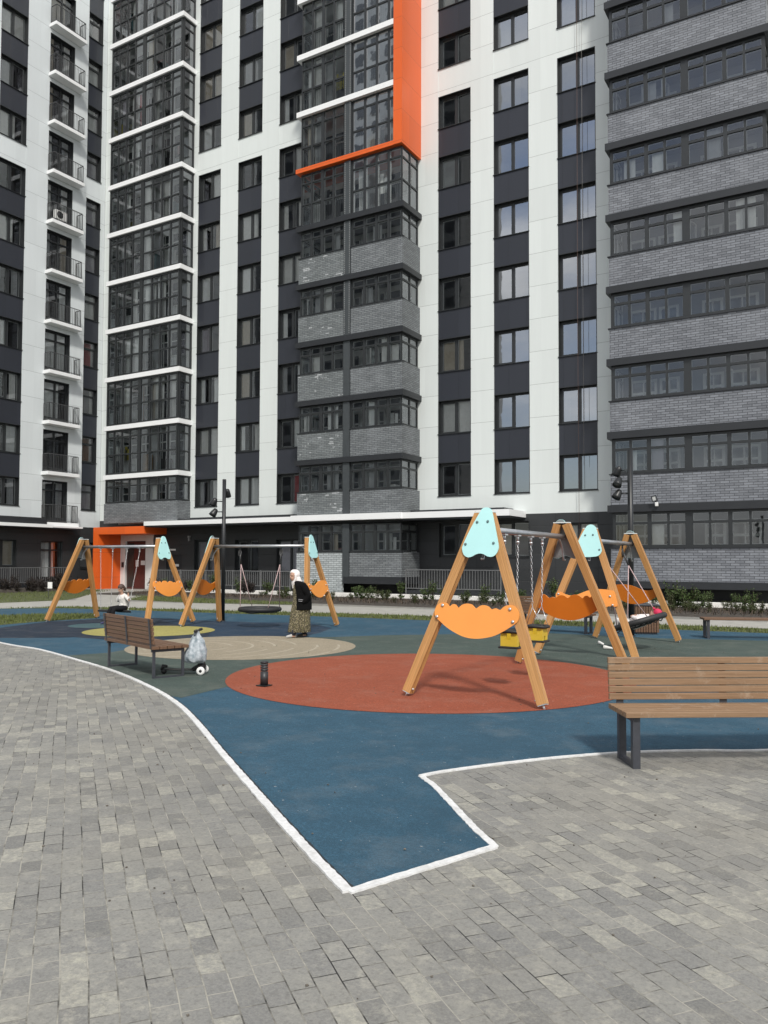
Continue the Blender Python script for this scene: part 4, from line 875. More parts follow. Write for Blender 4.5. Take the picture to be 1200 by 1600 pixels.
# nest seats
def nest(root, label, swing=0.0, tilt=0.0, hw=0.6):
    M_ = Matrix.Translation(root.location) @ Matrix.Rotation(root.rotation_euler.z, 4, 'Z')
    r = empty('nest_swing_seat', root.location, root.rotation_euler.z, label, 'swing seat')
    rad = 0.50; T = Matrix.Rotation(R(swing), 4, 'X'); T = Matrix.Translation((0, 0, 2.0)) @ T @ Matrix.Translation((0, 0, -1.55)) @ Matrix.Rotation(R(tilt), 4, 'X')
    c = [T @ Vector((rad * math.cos(a), rad * math.sin(a), 0)) for a in [2 * math.pi * i / 40 for i in range(40)]]
    part('ring', MB().tube(c, 0.058, 10, True), BLKP, r)
    net = MB()
    for i in range(-4, 5):
        q = i * 0.105; hh = math.sqrt(max(rad * rad - q * q, 0))
        for f in (lambda s_, q=q: (q, s_), lambda s_, q=q: (s_, q)):
            net.tube([T @ Vector((*f(-hh), 0)), T @ Vector((*f(-hh * 0.5), -0.07)), T @ Vector((*f(0), -0.09)), T @ Vector((*f(hh * 0.5), -0.07)), T @ Vector((*f(hh), 0))], 0.011, 5)
    part('net', net, BLKP, r)
    rp_, hg = MB(), MB()
    for sx in (-1, 1):
        hp = Vector((sx * hw, 0, 2.0)); kn = Vector((sx * (hw - 0.03), 0, 1.60)) if not swing else T @ Vector((sx * (hw - 0.03), 0, 1.14))
        hanger(hg, hp); hg.tube([hp + Vector((0, 0, -0.09)), kn], 0.018, 6)
        hg.tube([hp + Vector((-0.03, 0, -0.05)), hp + Vector((-0.045, 0, -0.16)), hp + Vector((0, 0, -0.22)), hp + Vector((0.045, 0, -0.16)), hp + Vector((0.03, 0, -0.05))], 0.010, 6)
        for sy in (-1, 1): rp_.tube([kn, T @ Vector((sx * rad * 0.80, sy * rad * 0.60, 0.03))], 0.009, 6)
    part('rope', rp_, ROPE, r); part('hanger', hg, plain('hanger_dark', (0.06, 0.06, 0.06), 0.4, 0.5), r)
    return r, M_ @ T
nest(S4, 'empty black nest swing seat on pink ropes beside the walking woman')
_, NESTM = nest(S2, 'black nest swing seat swung up at the right with a child lying in it', -18, 0, 0.78)

# ---------------------------------------------------------------- benches, bin, bollard, lamps
def bench(loc, rz, Lb, label, back=True, mat=SLAT, legpos=None, nb=6, lw=0.06, lt=0.055, D=0.44, sup=None):
    """local: x along the bench, y from front to back, z up; origin under the front edge of the left end"""
    r = empty('park_bench', loc, rz, label, 'bench', 'slatted timber benches round the playground')
    st = MB()
    for i in range(5): st.bbox(0, Lb, i * D * 0.2045, i * D * 0.2045 + D * 0.182, 0.415, 0.458, 0.004)
    part('seat', st, mat, r)
    legpos = legpos or (0.07, Lb - 0.13)
    for x in legpos:
        f = MB().box(x, x + lw, 0.045, 0.045 + lt, 0.0, 0.375).box(x, x + lw, D - 0.065, D - 0.065 + lt, 0.0, 0.375).box(x, x + lw, 0.045, D - 0.01, 0.375, 0.414).box(x + 0.002, x + lw - 0.002, 0.045 + lt, D - 0.065, 0.0, 0.03)
        part('leg', f, BENCHM, r)
    if back:
        bk = MB(); n = nb; hgt = 0.36
        for i in range(n):
            z = 0.492 + i * (hgt / n); y = D - 0.005 + (z - 0.46) * 0.10; bk.bbox(0, Lb, y - 0.028, y, z, z + hgt / n - 0.006, 0.004)
        part('backrest', bk, mat, r)
        for x in (legpos[0], Lb / 2 - lw / 2, legpos[-1]): part('back_support', MB().loft([[(x, D - 0.004 + (z - 0.46) * 0.10, z), (x + lw, D - 0.004 + (z - 0.46) * 0.10, z), (x + lw, D + 0.008 + (z - 0.46) * 0.10, z), (x, D + 0.008 + (z - 0.46) * 0.10, z)] for z in (0.43, 0.845)], smooth=False), BENCHM, r)
    return r
ua = math.atan2(0.547, 0.837)
bench((-1.635, 6.545, 0), ua, 2.0, 'large brown slatted bench with backrest on grey steel legs in the right foreground')
bench((-8.37, 8.58, 0), math.atan2(0.33, -0.943), 1.80, 'brown slatted bench seen from behind, beside the silver scooter bag', mat=SLATD, legpos=(0.05, 1.70), lw=0.034, lt=0.034, D=0.55)
bench((-2.98, 18.75, 0), R(22), 1.9, 'backless brown slatted bench at the far right edge of the rubber surface', back=False, mat=SLATD, legpos=(0.07, 1.77))
bench((-5.4, 18.9, 0), R(180 - 5), 1.9, 'brown slatted bench with backrest half hidden behind the swings', mat=SLATD, legpos=(0.07, 1.77))
def litter_bin(loc, label):
    r = empty('litter_bin', loc, R(20), label, 'bin')
    m = MB()
    for s in range(4):
        for i in range(9):
            x = -0.235 + i * 0.0587; q = MB().bbox(x - 0.024, x + 0.024, -0.265, -0.235, 0.05, 0.66, 0.004); q.xf(Matrix.Rotation(R(90 * s), 4, 'Z')); m.add(q.v, q.f)
    part('slats', m, SLATD, r); part('liner', MB().box(-0.225, 0.225, -0.225, 0.225, 0.0, 0.64), BENCHM, r)
    part('lid', MB().bbox(-0.28, 0.28, -0.28, 0.28, 0.66, 0.70, 0.008), BENCHM, r); return r
litter_bin((-4.38, 19.42, 0), 'square slatted timber litter bin behind the nest swing at right')
bo_ = empty('bollard_light', (-6.84, 8.41, 0.012), 0, 'short black slotted bollard light on the red rubber circle', 'bollard')
part('base_plate', MB().bbox(-0.078, 0.078, -0.078, 0.078, 0, 0.012, 0.003), LAMPM, bo_)
m = MB().lathe([(0.052, 0.012), (0.052, 0.185)], 20)
for z in (0.200, 0.232, 0.264): m.lathe([(0.052, z), (0.052, z + 0.020)], 20)
m.lathe([(0.052, 0.296), (0.052, 0.318), (0.048, 0.322)], 20)
part('column', m, plain('bollard_graphite', (0.022, 0.023, 0.025), 0.45, var=0.1), bo_); part('diffuser', MB().lathe([(0.036, 0.18), (0.036, 0.30)], 16), plain('diffuser_grey', (0.35, 0.35, 0.34), 0.5), bo_)
def spot(par, z, ang, side, reach=0.22):
    """bell shaped spotlight on a short arm (local: pole axis at the origin)"""
    a = Vector((math.cos(ang), math.sin(ang), 0)); o = MB().tube([Vector((0, 0, z)) + a * 0.05, Vector((0, 0, z)) + a * reach], 0.014, 8)
    h = part('lamp_arm', o, LAMPM, par)
    d = (a * 0.42 + Vector((0, 0, -1)) * 0.75 + Vector((-a.y, a.x, 0)) * side).normalized(); c = Vector((0, 0, z)) + a * (reach + 0.05)
    u = d.to_track_quat('Z', 'Y').to_matrix().to_4x4()
    m = MB().lathe([(0.02, -0.10), (0.055, -0.085), (0.075, -0.03), (0.098, 0.07), (0.105, 0.13), (0.098, 0.13), (0.085, 0.10)], 16); m.xf(Matrix.Translation(c) @ u); hd = part('lamp_head', m, LAMPM, par)
    l = MB().lathe([(0.083, 0.098), (0.083, 0.102)], 16); l.xf(Matrix.Translation(c) @ u); part('lens', l, plain('lens', (0.25, 0.25, 0.25), 0.1), hd)
def lamp(loc, h, r, spots, label):
    p = empty('lamp_post', loc, 0, label, 'lamp post', 'black spotlight poles')
    part('pole', MB().tube([(0, 0, 0), (0, 0, h)], r, 14), LAMPM, p); part('collar', MB().lathe([(r + 0.03, 0), (r + 0.03, 0.015), (r + 0.006, 0.03)], 14), LAMPM, p)
    for z, ang, side in spots: spot(p, z, ang, side)
CL = math.atan2(-0.511, -0.86)
lamp((-15.27, 16.95, 0), 3.96, 0.052, ((3.34, CL + 0.15, -0.2), (3.05, CL - 0.1, 0.25), (3.62, CL - 1.7, 0.1)), 'slim black lamp post with spotlights standing behind the middle swing at left')
lamp((-4.50, 18.55, 0), 4.24, 0.062, ((3.78, CL - 0.5, -0.2), (3.52, CL + 0.05, 0.3), (3.24, CL - 0.1, 0.1)), 'black lamp post with three spotlights behind the nest swing at right')
fl = empty('floodlight', (-6.92, 32.66, 3.99), 0, 'small black and white sensor floodlight on the dark band of the brick bay', 'floodlight')
m = MB(); ring(m, -0.10, 0.10, 0.10, 0.33, 0.025, -0.17, -0.13); m.box(-0.10, 0.10, -0.13, -0.11, 0.10, 0.33); m.xf(Matrix.Rotation(R(-12), 4, 'Y')); part('head', m, LAMPM, fl)
m = MB().quad((-0.07, -0.150, 0.13), (0.07, -0.150, 0.13), (0.07, -0.150, 0.30), (-0.07, -0.150, 0.30)); m.xf(Matrix.Rotation(R(-12), 4, 'Y')); part('lens', m, plain('flood_lens', (0.42, 0.43, 0.42), 0.3), fl)
part('sensor', MB().bbox(-0.01, 0.10, -0.20, -0.05, -0.10, 0.06, 0.02), plain('sensor_white', (0.75, 0.75, 0.73), 0.4), fl); part('bracket', MB().box(-0.03, 0.03, -0.12, 0.0, 0.0, 0.10), LAMPM, fl)
# ground-floor railings, thing by thing
def fence(x0, y0, x1, y1, zb, h, label):
    Lf = math.hypot(x1 - x0, y1 - y0); f = empty('railing_fence', (x0, y0, zb), math.atan2(y1 - y0, x1 - x0), label, 'fence', 'grey steel railings before the ground floor')
    n = int(Lf / 0.13); m = MB()
    for i in range(1, n): m.box(Lf * i / n - 0.010, Lf * i / n + 0.010, -0.008, 0.008, 0.10, h - 0.04)
    part('bars', m, RAILM_F, f); part('rail', MB().box(0, Lf, -0.02, 0.02, h - 0.04, h), RAILM_F, f); part('rail', MB().box(0, Lf, -0.015, 0.015, 0.07, 0.10), RAILM_F, f)
    k = max(1, round(Lf / 1.9))
    for i in range(k + 1): part('post', MB().box(Lf * i / k - 0.02, Lf * i / k + 0.02, -0.022, 0.022, -0.2, h + 0.02), RAILM_F, f)
RAILM_F = plain('fence_grey', (0.135, 0.138, 0.140), 0.5, var=0.1)
fence(-17.95, 32.2, -13.30, 32.2, 0.40, 0.95, 'grey steel railing fence right of the brick bay, behind the front swing')
fence(-34.0, 32.2, -24.6, 32.2, 0.35, 0.86, 'long dark railing fence between the service door and the brick bay')
fence(-40.0, 20.0, -40.0, 31.0, 0.40, 0.92, 'dark railing fence in front of the left wing')
pb_ = MB().box(-34.0, -24.6, 32.22, 32.4, -0.2, 0.36).box(-18.0, -9.0, 32.22, 32.4, -0.2, 0.40); tag(part('plinth_wall', pb_, TRIM), 'low dark plinth wall below the ground floor railings', 'wall')
pb_ = MB().box(-40.2, -40.04, 20, 31.0, -0.2, 0.40); tag(part('plinth_wall', pb_, TRIM), 'low dark plinth wall in front of the left wing', 'wall')
# plant label post and hanging rope
ps = at(76, 939); mk = empty('plant_marker', (ps.x, ps.y, 0), 0, 'small white marker plate on a stake among dark bushes at left', 'marker')
part('stake', MB().tube([(0, 0, 0), (0, 0, 0.5)], 0.012, 6), BENCHM, mk); part('plate', MB().box(-0.03, 0.17, -0.012, 0.012, 0.46, 0.74).xf(Matrix.Rotation(R(30), 4, 'Z')), plain('marker_white', (0.75, 0.75, 0.73), 0.5), mk)
rpm = MB().tube([(-10.50, 34.25, 1.9), (-10.52, 34.26, 12), (-10.48, 34.28, 28), (-10.5, 34.3, TOP)], 0.010, 5); tag(part('rope', rpm, plain('rope_brown', (0.12, 0.075, 0.065), 0.8)), 'thin brown rope hanging down the right window column', 'rope')
rpm = MB().tube([(-10.28, 34.26, 5.9), (-10.28, 34.28, 28), (-10.27, 34.3, TOP)], 0.008, 5); tag(part('rope', rpm, plain('rope_grey', (0.30, 0.29, 0.28), 0.8)), 'thin grey rope beside the brown rope on the facade', 'rope')
# ---------------------------------------------------------------- scooter and the bag on its handlebar
hd_ = math.atan2(0.25, 0.44)
sc = empty('kick_scooter', (-8.56, 8.685, 0.009), hd_, 'black three wheeled kick scooter with white wheels beside the bench', 'scooter')
dk = MB().bbox(-0.26, 0.16, -0.055, 0.055, 0.055, 0.075, 0.008); dk.tube([(0.12, 0, 0.065), (0.20, 0, 0.10), (0.26, 0, 0.14)], [0.03, 0.04, 0.045], 8); part('deck', dk, BLKP, sc)
part('fender', MB().tube([(-0.34, 0, 0.06), (-0.31, 0, 0.115), (-0.25, 0, 0.11)], [0.02, 0.03, 0.02], 8), BLKP, sc)
for sy in (-1, 1):
    w_ = MB().lathe([(0.035, -0.014), (0.060, -0.012), (0.060, 0.012), (0.035, 0.014)], 20); w_.xf(Matrix.Translation((0.27, sy * 0.12, 0.060)) @ Matrix.Rotation(R(90), 4, 'X')); wh = part('wheel', w_, plain('wheel_white', (0.72, 0.72, 0.70), 0.5), sc)
    w_ = MB().lathe([(0.022, -0.017), (0.022, 0.017)], 12); w_.xf(Matrix.Translation((0.27, sy * 0.12, 0.060)) @ Matrix.Rotation(R(90), 4, 'X')); part('hub', w_, BLKP, wh)
w_ = MB().lathe([(0.040, -0.014), (0.040, 0.014)], 16); w_.xf(Matrix.Translation((-0.30, 0, 0.040)) @ Matrix.Rotation(R(90), 4, 'X')); part('wheel', w_, BLKP, sc)
part('front_axle', MB().tube([(0.27, -0.10, 0.06), (0.27, -0.05, 0.12), (0.26, 0, 0.15), (0.27, 0.05, 0.12), (0.27, 0.10, 0.06)], [0.02, 0.04, 0.05, 0.04, 0.02], 8), BLKP, sc)
part('stem', MB().tube([(0.25, 0, 0.14), (0.20, 0, 0.64)], 0.018, 8), BLKP, sc)
part('handlebar', MB().tube([(0.20, -0.17, 0.64), (0.20, 0.17, 0.64)], 0.012, 8).tube([(0.20, -0.19, 0.64), (0.20, -0.09, 0.64)], 0.021, 8).tube([(0.20, 0.09, 0.64), (0.20, 0.19, 0.64)], 0.021, 8), BLKP, sc)
def bag():
    m = MB(); rg = []
    for z, rx, ry, ox in ((0.20, 0.03, 0.03, 0), (0.205, 0.11, 0.08, -0.01), (0.24, 0.165, 0.105, -0.02), (0.30, 0.165, 0.11, -0.015), (0.36, 0.15, 0.10, -0.005), (0.44, 0.125, 0.085, 0.005), (0.52, 0.10, 0.06, 0.01), (0.58, 0.06, 0.035, 0.0), (0.625, 0.025, 0.018, 0.0)):
        rg.append([(ox + rx * math.cos(a) * (1 + (0.10 + 0.06 * math.sin(z * 40)) * math.sin(9 * a + z * 14) * (0.4 + (0.64 - z))), ry * math.sin(a) * (1 + 0.14 * math.sin(7 * a + z * 9)), z + 0.012 * math.sin(5 * a)) for a in [2 * math.pi * i / 48 for i in range(48)]])
    m.loft(rg); m.tube([(-0.03, -0.02, 0.58), (-0.02, -0.045, 0.64), (0, -0.02, 0.672), (0.02, 0.0, 0.60)], 0.012, 6); m.tube([(0.05, 0.02, 0.56), (0.02, 0.04, 0.64), (0, 0.02, 0.672), (-0.02, 0.0, 0.60)], 0.012, 6); return m
bm_t = NT('silver_bag'); bm_t.set(Base_Color=bm_t.mix(bm_t.ramp(bm_t.noise(18, 5), 0.35, 0.65), (0.20, 0.25, 0.28, 1), (0.46, 0.50, 0.53, 1)), Roughness=0.35); bm_t.bump(bm_t.noise(26, 5, 0.6, dist=1.2), 0.8, 0.012)
bl_ = sc.matrix_basis @ Vector((0.20, -0.13, -0.01))
single('carrier_bag', bag(), bm_t.m, sc.location + Vector((math.cos(hd_) * 0.20 + math.sin(hd_) * 0.10, math.sin(hd_) * 0.20 - math.cos(hd_) * 0.10, -0.02)), hd_, 'crumpled silver carrier bag hanging from the scooter handlebar', 'bag')
# shoes left under the nest
def shoe(m, x, y, z, a, s=1.0):
    q = MB().loft([[(0.035 * k * math.cos(t), yy + 0.0, max(zz0, zz0 + hh * 0.5 + hh * 0.5 * math.sin(t))) for t in [2 * math.pi * i / 12 for i in range(12)]] for yy, k, zz0, hh in ((-0.11, 0.3, 0.0, 0.03), (-0.09, 0.9, 0.0, 0.05), (-0.03, 1.0, 0.0, 0.065), (0.04, 0.85, 0.0, 0.085), (0.09, 0.85, 0.0, 0.09), (0.11, 0.4, 0.01, 0.07))])
    q.xf(Matrix.Translation((x, y, z)) @ Matrix.Rotation(a, 4, 'Z') @ Matrix.Scale(s, 4)); m.add(q.v, q.f, True); return m
p1, p2 = at(951, 1013), at(940, 1006)
SHW = plain('shoe_white', (0.68, 0.67, 0.64), 0.6, var=0.1, scale=30)
single('sneaker', shoe(MB(), 0, 0, 0, 0, 0.80), SHW, (p1.x, p1.y, 0.012), 1.9, 'white sneaker lying on the rubber under the nest, the nearer one', 'shoe', 'white sneakers under the nest')
single('sneaker', shoe(MB(), 0, 0, 0, 0, 0.80), SHW, (p2.x, p2.y, 0.012), 0.9, 'white sneaker lying on the rubber under the nest, the farther one', 'shoe', 'white sneakers under the nest')

# ---------------------------------------------------------------- shrubs
def shrub_mesh(h, spread, n, seed, nstem=7):
    rnd = random.Random(seed); lf, st = MB(), MB()
    for s in range(nstem):
        a = rnd.uniform(0, 6.28); b = Vector((math.cos(a) * 0.05, math.sin(a) * 0.05, 0)); t = Vector((math.cos(a) * spread * rnd.uniform(0.25, 1), math.sin(a) * spread * rnd.uniform(0.25, 1), h * rnd.uniform(0.6, 1.0)))
        mid = (b + t) / 2 + Vector((rnd.uniform(-.06, .06), rnd.uniform(-.06, .06), 0.05)); st.tube([b, mid, t], [0.010, 0.007, 0.003], 5)
        for i in range(n):
            q = rnd.uniform(0.28, 1.0); c = (b * (1 - q) + t * q) if q > 0.5 else b * (1 - q) + mid * q; c = c + Vector((rnd.gauss(0, 0.05), rnd.gauss(0, 0.05), rnd.gauss(0, 0.04)))
            d = Vector((rnd.gauss(0, 1), rnd.gauss(0, 1), rnd.gauss(0.3, 0.7))).normalized(); e = d.cross(Vector((rnd.gauss(0, 1), rnd.gauss(0, 1), rnd.gauss(0, 1)))).normalized(); L_ = rnd.uniform(0.035, 0.07); w = L_ * 0.45
            lf.add([c, c + d * L_ * 0.5 + e * w, c + d * L_, c + d * L_ * 0.5 - e * w], [(0, 1, 2, 3)])
    return lf, st
LEAF = plain('leaf_green', (0.048, 0.074, 0.021), 0.6, var=0.5, scale=7, spec=0.3)
LEAFD = plain('leaf_dark', (0.028, 0.022, 0.020), 0.6, var=0.5, scale=6, spec=0.3)
LEAFO = plain('leaf_olive', (0.050, 0.060, 0.022), 0.6, var=0.5, scale=7, spec=0.3)
STEM = plain('stem_brown', (0.06, 0.045, 0.03), 0.9)
SV = []
for i, (h, sp, n, ns) in enumerate(((0.75, 0.26, 60, 8), (0.55, 0.30, 55, 7), (0.90, 0.22, 55, 7), (0.62, 0.36, 75, 9))):
    lf, st = shrub_mesh(h, sp, n, 40 + i, ns); SV.append((mk_mesh(lf, 'foliage', LEAF), mk_mesh(st, 'stem', STEM)))
rnd = random.Random(21)
def shrub(x, y, z, sc_, label, group, leaf=None):
    f, s_ = rnd.choice(SV); o = empty('shrub', (x, y, z), rnd.uniform(0, 6.28), label, 'shrub', group); o.scale = (sc_, sc_, sc_ * rnd.uniform(0.85, 1.15))
    link('foliage', f, o, mat=leaf); link('stem', s_, o)
xs = -24.0
while xs < 2.5:
    if not (-7.4 < xs < -6.7):
        shrub(xs, rnd.uniform(29.3, 30.6), 0.05, rnd.uniform(0.75, 1.25), 'leafy green shrub in the hedge bed along the dark building base', 'green shrubs in the hedge bed')
    for _ in range(2 if xs > -9 else 1): shrub(xs + rnd.uniform(-.3, .3), rnd.uniform(27.6, 29.4), 0.05, rnd.uniform(0.35, 0.75), 'low young shrub in the front row of the hedge bed', 'low shrubs in front of the hedge bed', LEAFO)
    xs += rnd.choice((0.3, 0.35, 0.45, 0.6, 1.1)) * (0.7 if xs > -9 else 1.0)
for i in range(13):
    shrub(rnd.uniform(-32.5, -24.5), rnd.uniform(28.3, 30.8), 0.2, rnd.uniform(0.7, 1.3), 'thin dark leaved shrub in front of the long railing fence', 'dark shrubs before the long railing', LEAFD if rnd.random() < 0.6 else None)
for i in range(34):
    shrub(rnd.uniform(-39.6, -38.2), rnd.uniform(18.5, 30.5), 0.1, rnd.uniform(0.8, 1.5), 'dark purple bush in the bed before the left wing railing', 'dark bushes before the left wing', LEAFD)

# ---------------------------------------------------------------- people
def fuse(name, mbs, voxel, mat, parent, smooth_it=2, M=None):
    """joins closed shapes into one continuous surface"""
    mb = MB()
    for q in mbs: mb.add(q.v, q.f, True)
    if M is not None: mb.xf(M)
    me = mb.mesh('tmp_shape'); o = bpy.data.objects.new('tmp_shape', me); C.objects.link(o)
    r = o.modifiers.new('r', 'REMESH'); r.mode = 'VOXEL'; r.voxel_size = voxel
    s_ = o.modifiers.new('s', 'SMOOTH'); s_.iterations = smooth_it; s_.factor = 0.5
    dg = bpy.context.evaluated_depsgraph_get(); ev = o.evaluated_get(dg); nm = bpy.data.meshes.new_from_object(ev); nm.name = name
    bpy.data.objects.remove(o); bpy.data.meshes.remove(me)
    nm.materials.clear(); nm.materials.append(mat); nm.polygons.foreach_set('use_smooth', [True] * len(nm.polygons))
    r_ = bpy.data.objects.new(name, nm); C.objects.link(r_); r_.parent = parent; return r_
def T(*a, **k): return MB().tube(*a, **k)
def ell(c, rx, ry, rz, sub=3): return MB().ico(c, 1.0, sub, (rx, ry, rz))
def head(c, s=1.0, pitch=0.0, yaw=0.0):
    """head facing -y: skull, jaw, nose, brows, lips, ears"""
    c = Vector(c); L_ = [ell((0, 0.012, 0.02), 0.074, 0.092, 0.098), ell((0, -0.030, -0.050), 0.052, 0.058, 0.062), ell((0, -0.055, -0.088), 0.028, 0.026, 0.024, 2),
          MB().tube([(0, -0.082, 0.010), (0, -0.100, -0.022), (0, -0.090, -0.036)], [0.008, 0.015, 0.012], 8), ell((0, -0.084, -0.062), 0.024, 0.010, 0.008, 2), ell((0.03, -0.076, 0.022), 0.024, 0.012, 0.008, 2), ell((-0.03, -0.076, 0.022), 0.024, 0.012, 0.008, 2),
          ell((0.074, 0.012, -0.012), 0.010, 0.020, 0.030, 2), ell((-0.074, 0.012, -0.012), 0.010, 0.020, 0.030, 2)]
    Mx = Matrix.Translation(c) @ Matrix.Rotation(yaw, 4, 'Z') @ Matrix.Rotation(pitch, 4, 'X') @ Matrix.Scale(s, 4)
    for q in L_: q.xf(Mx)
    return L_, Mx
def hand(w, d, side, s=1.0, curl=0.5):
    """palm, four curled fingers and a thumb, starting at wrist w and pointing along d"""
    d = Vector(d).normalized(); u = d.cross(Vector((0, 1, 0.2))).normalized(); n = d.cross(u); w = Vector(w); out = [MB().tube([w, w + d * 0.035 * s, w + d * 0.075 * s], [0.020 * s, 0.026 * s, 0.024 * s], 8)]
    for i, L_ in enumerate((0.060, 0.070, 0.065, 0.050)):
        b = w + d * 0.075 * s + u * (i - 1.5) * 0.017 * s; k = b + d * L_ * 0.5 * s + n * curl * 0.012 * s; e = k + (d * (1 - curl * 0.6) + n * curl).normalized() * L_ * 0.5 * s; out.append(MB().tube([b - d * 0.015 * s, k, e], [0.009 * s, 0.0085 * s, 0.007 * s], 6))
    b = w + d * 0.025 * s + u * side * 0.024 * s; out.append(MB().tube([b, b + (d + u * side * 0.9).normalized() * 0.03 * s, b + (d * 1.2 + u * side * 0.5 + n * 0.3).normalized() * 0.055 * s], [0.011 * s, 0.010 * s, 0.008 * s], 6)); return out
SKIN = plain('skin', (0.42, 0.25, 0.18), 0.55, var=0.06)
EYEM = plain('eye_dark', (0.03, 0.025, 0.02), 0.3)
def face_bits(par, Mx):
    e = MB()
    for x in (-0.030, 0.030): e.ico((x, -0.083, 0.008), 1.0, 2, (0.012, 0.006, 0.006))
    e.xf(Mx); part('eyes', e, EYEM, par)
    l = MB().ico((0, -0.0935, -0.062), 1.0, 2, (0.020, 0.004, 0.006)); l.xf(Mx); part('lips', l, plain('lips', (0.28, 0.10, 0.09), 0.5), par)

# -- the walking woman (local: facing -y)
wdir = R(-36)
wo_ = empty('person', (-10.58, 14.22, 0.014), wdir, 'woman in a white headscarf, black jacket and long patterned dress walking across the rubber', 'person')
hp, Mh = head((0, -0.150, 1.345), 0.97, R(10), R(20))
body = hp + [T([(0, -0.02, 1.17), (0, -0.085, 1.24), (0, -0.135, 1.30)], [0.075, 0.056, 0.050], n=10), T([(0, 0.03, 0.78), (0, 0.03, 0.90), (0, 0.0, 1.05), (0, -0.04, 1.17)], [0.15, 0.135, 0.14, 0.10], n=14)]
for sx, fy in ((-1, 0.13), (1, -0.17)):
    body += [T([(sx * 0.085, 0.02, 0.80), (sx * 0.085, 0.02 + fy * 0.5, 0.44), (sx * 0.08, fy, 0.09)], [0.085, 0.058, 0.036], n=10), T([(sx * 0.08, fy + 0.03, 0.045), (sx * 0.08, fy - 0.13, 0.03)], [0.04, 0.03], n=8)]
    body += [T([(sx * 0.13, -0.02, 1.16), (sx * 0.185, 0.0, 1.13), (sx * 0.235, 0.09, 0.93), (sx * 0.180, 0.0, 0.80)], [0.06, 0.055, 0.042, 0.028], n=10)] + hand((sx * 0.180, 0.0, 0.80), (-sx * 0.3, -0.25, -0.9), -sx, 0.9)
bo2 = fuse('body', body, 0.0085, SKIN, wo_); face_bits(wo_, Mh)
dt = NT('patterned_dress'); vr = dt.node('ShaderNodeTexVoronoi'); vr.inputs['Scale'].default_value = 42; dt.l.new(dt.obj(), vr.inputs['Vector'])
dc = dt.mix(dt.ramp(vr.outputs['Distance'], 0.25, 0.5), (0.36, 0.31, 0.20, 1), (0.06, 0.052, 0.03, 1)); dc = dt.mix(dt.ramp(dt.noise(26, 4, 0.6, dt.obj()), 0.52, 0.60), dc, (0.12, 0.105, 0.05, 1))
dt.set(Base_Color=dc, Roughness=0.9); MATS['patterned_dress'] = dt.m
rg = []
for z, cy, rx, ry, f in ((0.115, -0.02, 0.195, 0.225, 0.14), (0.125, -0.02, 0.202, 0.232, 0.14), (0.30, -0.01, 0.195, 0.215, 0.12), (0.50, 0.0, 0.20, 0.21, 0.09), (0.70, 0.015, 0.19, 0.19, 0.05), (0.88, 0.01, 0.17, 0.165, 0.02), (1.02, -0.01, 0.165, 0.155, 0.0), (1.14, -0.045, 0.14, 0.125, 0.0), (1.21, -0.075, 0.08, 0.075, 0.0)):
    rg.append([(rx * math.cos(a) * (1 + f * math.sin(11 * a + z * 2)), cy + ry * math.sin(a) * (1 + f * math.sin(9 * a + 1 + z * 2)), z) for a in [2 * math.pi * i / 72 for i in range(72)]])
part('dress', MB().loft(rg), dt.m, wo_)
def jacket_ring(z, cy, rx, ry, op, t=0.02):
    N = 40; o_ = []; 
    for i in range(N + 1): a = -math.pi / 2 + op + (2 * math.pi - 2 * op) * i / N; o_.append((rx * math.cos(a), cy + ry * math.sin(a), z))
    i_ = [((rx - t) * math.cos(a), cy + (ry - t) * math.sin(a), z) for a in [-math.pi / 2 + op + (2 * math.pi - 2 * op) * i / N for i in range(N, -1, -1)]]
    return o_ + i_
JB = plain('black_wool', (0.0045, 0.0045, 0.005), 0.95, var=0.3, scale=60, bump=0.4, bscale=150, spec=0.15)
jr = [jacket_ring(z, cy, rx, ry, R(op)) for z, cy, rx, ry, op in ((0.60, 0.03, 0.235, 0.225, 42), (0.75, 0.035, 0.23, 0.22, 40), (0.90, 0.03, 0.222, 0.205, 38), (1.02, 0.012, 0.222, 0.195, 36), (1.12, -0.015, 0.215, 0.175, 33), (1.19, -0.05, 0.165, 0.135, 30), (1.235, -0.085, 0.095, 0.090, 28))]
jk = [MB().loft(jr)]
for sx in (-1, 1): jk.append(T([(sx * 0.12, -0.03, 1.155), (sx * 0.185, 0.0, 1.135), (sx * 0.225, 0.06, 1.02), (sx * 0.248, 0.105, 0.92), (sx * 0.235, 0.05, 0.83), (sx * 0.208, -0.01, 0.765)], [0.075, 0.082, 0.076, 0.068, 0.060, 0.052], n=12))
fuse('jacket', jk, 0.010, JB, wo_, 3)
tr_ = MB()
for sx in (-1, 1):
    for dz in (0.0, 0.035): tr_.tube([(sx * 0.225, -0.11, 0.80 + dz), (sx * 0.244, -0.03, 0.79 + dz), (sx * 0.248, 0.06, 0.78 + dz)], 0.008, 6)
part('pocket_trim', tr_, plain('trim_grey', (0.25, 0.25, 0.26), 0.8), wo_)
sfm = plain('headscarf_white', (0.74, 0.70, 0.68), 0.85, var=0.12, scale=45, bump=0.3, bscale=60)
hs = [MB().ico((0, 0, 0), 1.0, 3, (0.092, 0.098, 0.112))]
hs[0].v = [Matrix.Translation((-0.008, -0.103, 1.368)) @ p for p in hs[0].v]
hs.append(ell((-0.014, -0.138, 1.408), 0.084, 0.088, 0.072))
for sx in (-1, 1): hs.append(T([(sx * 0.084, -0.130, 1.37), (sx * 0.074, -0.130, 1.27), (sx * 0.040, -0.155, 1.195), (0.0, -0.175, 1.07)], [0.026, 0.030, 0.038, 0.010], n=10))
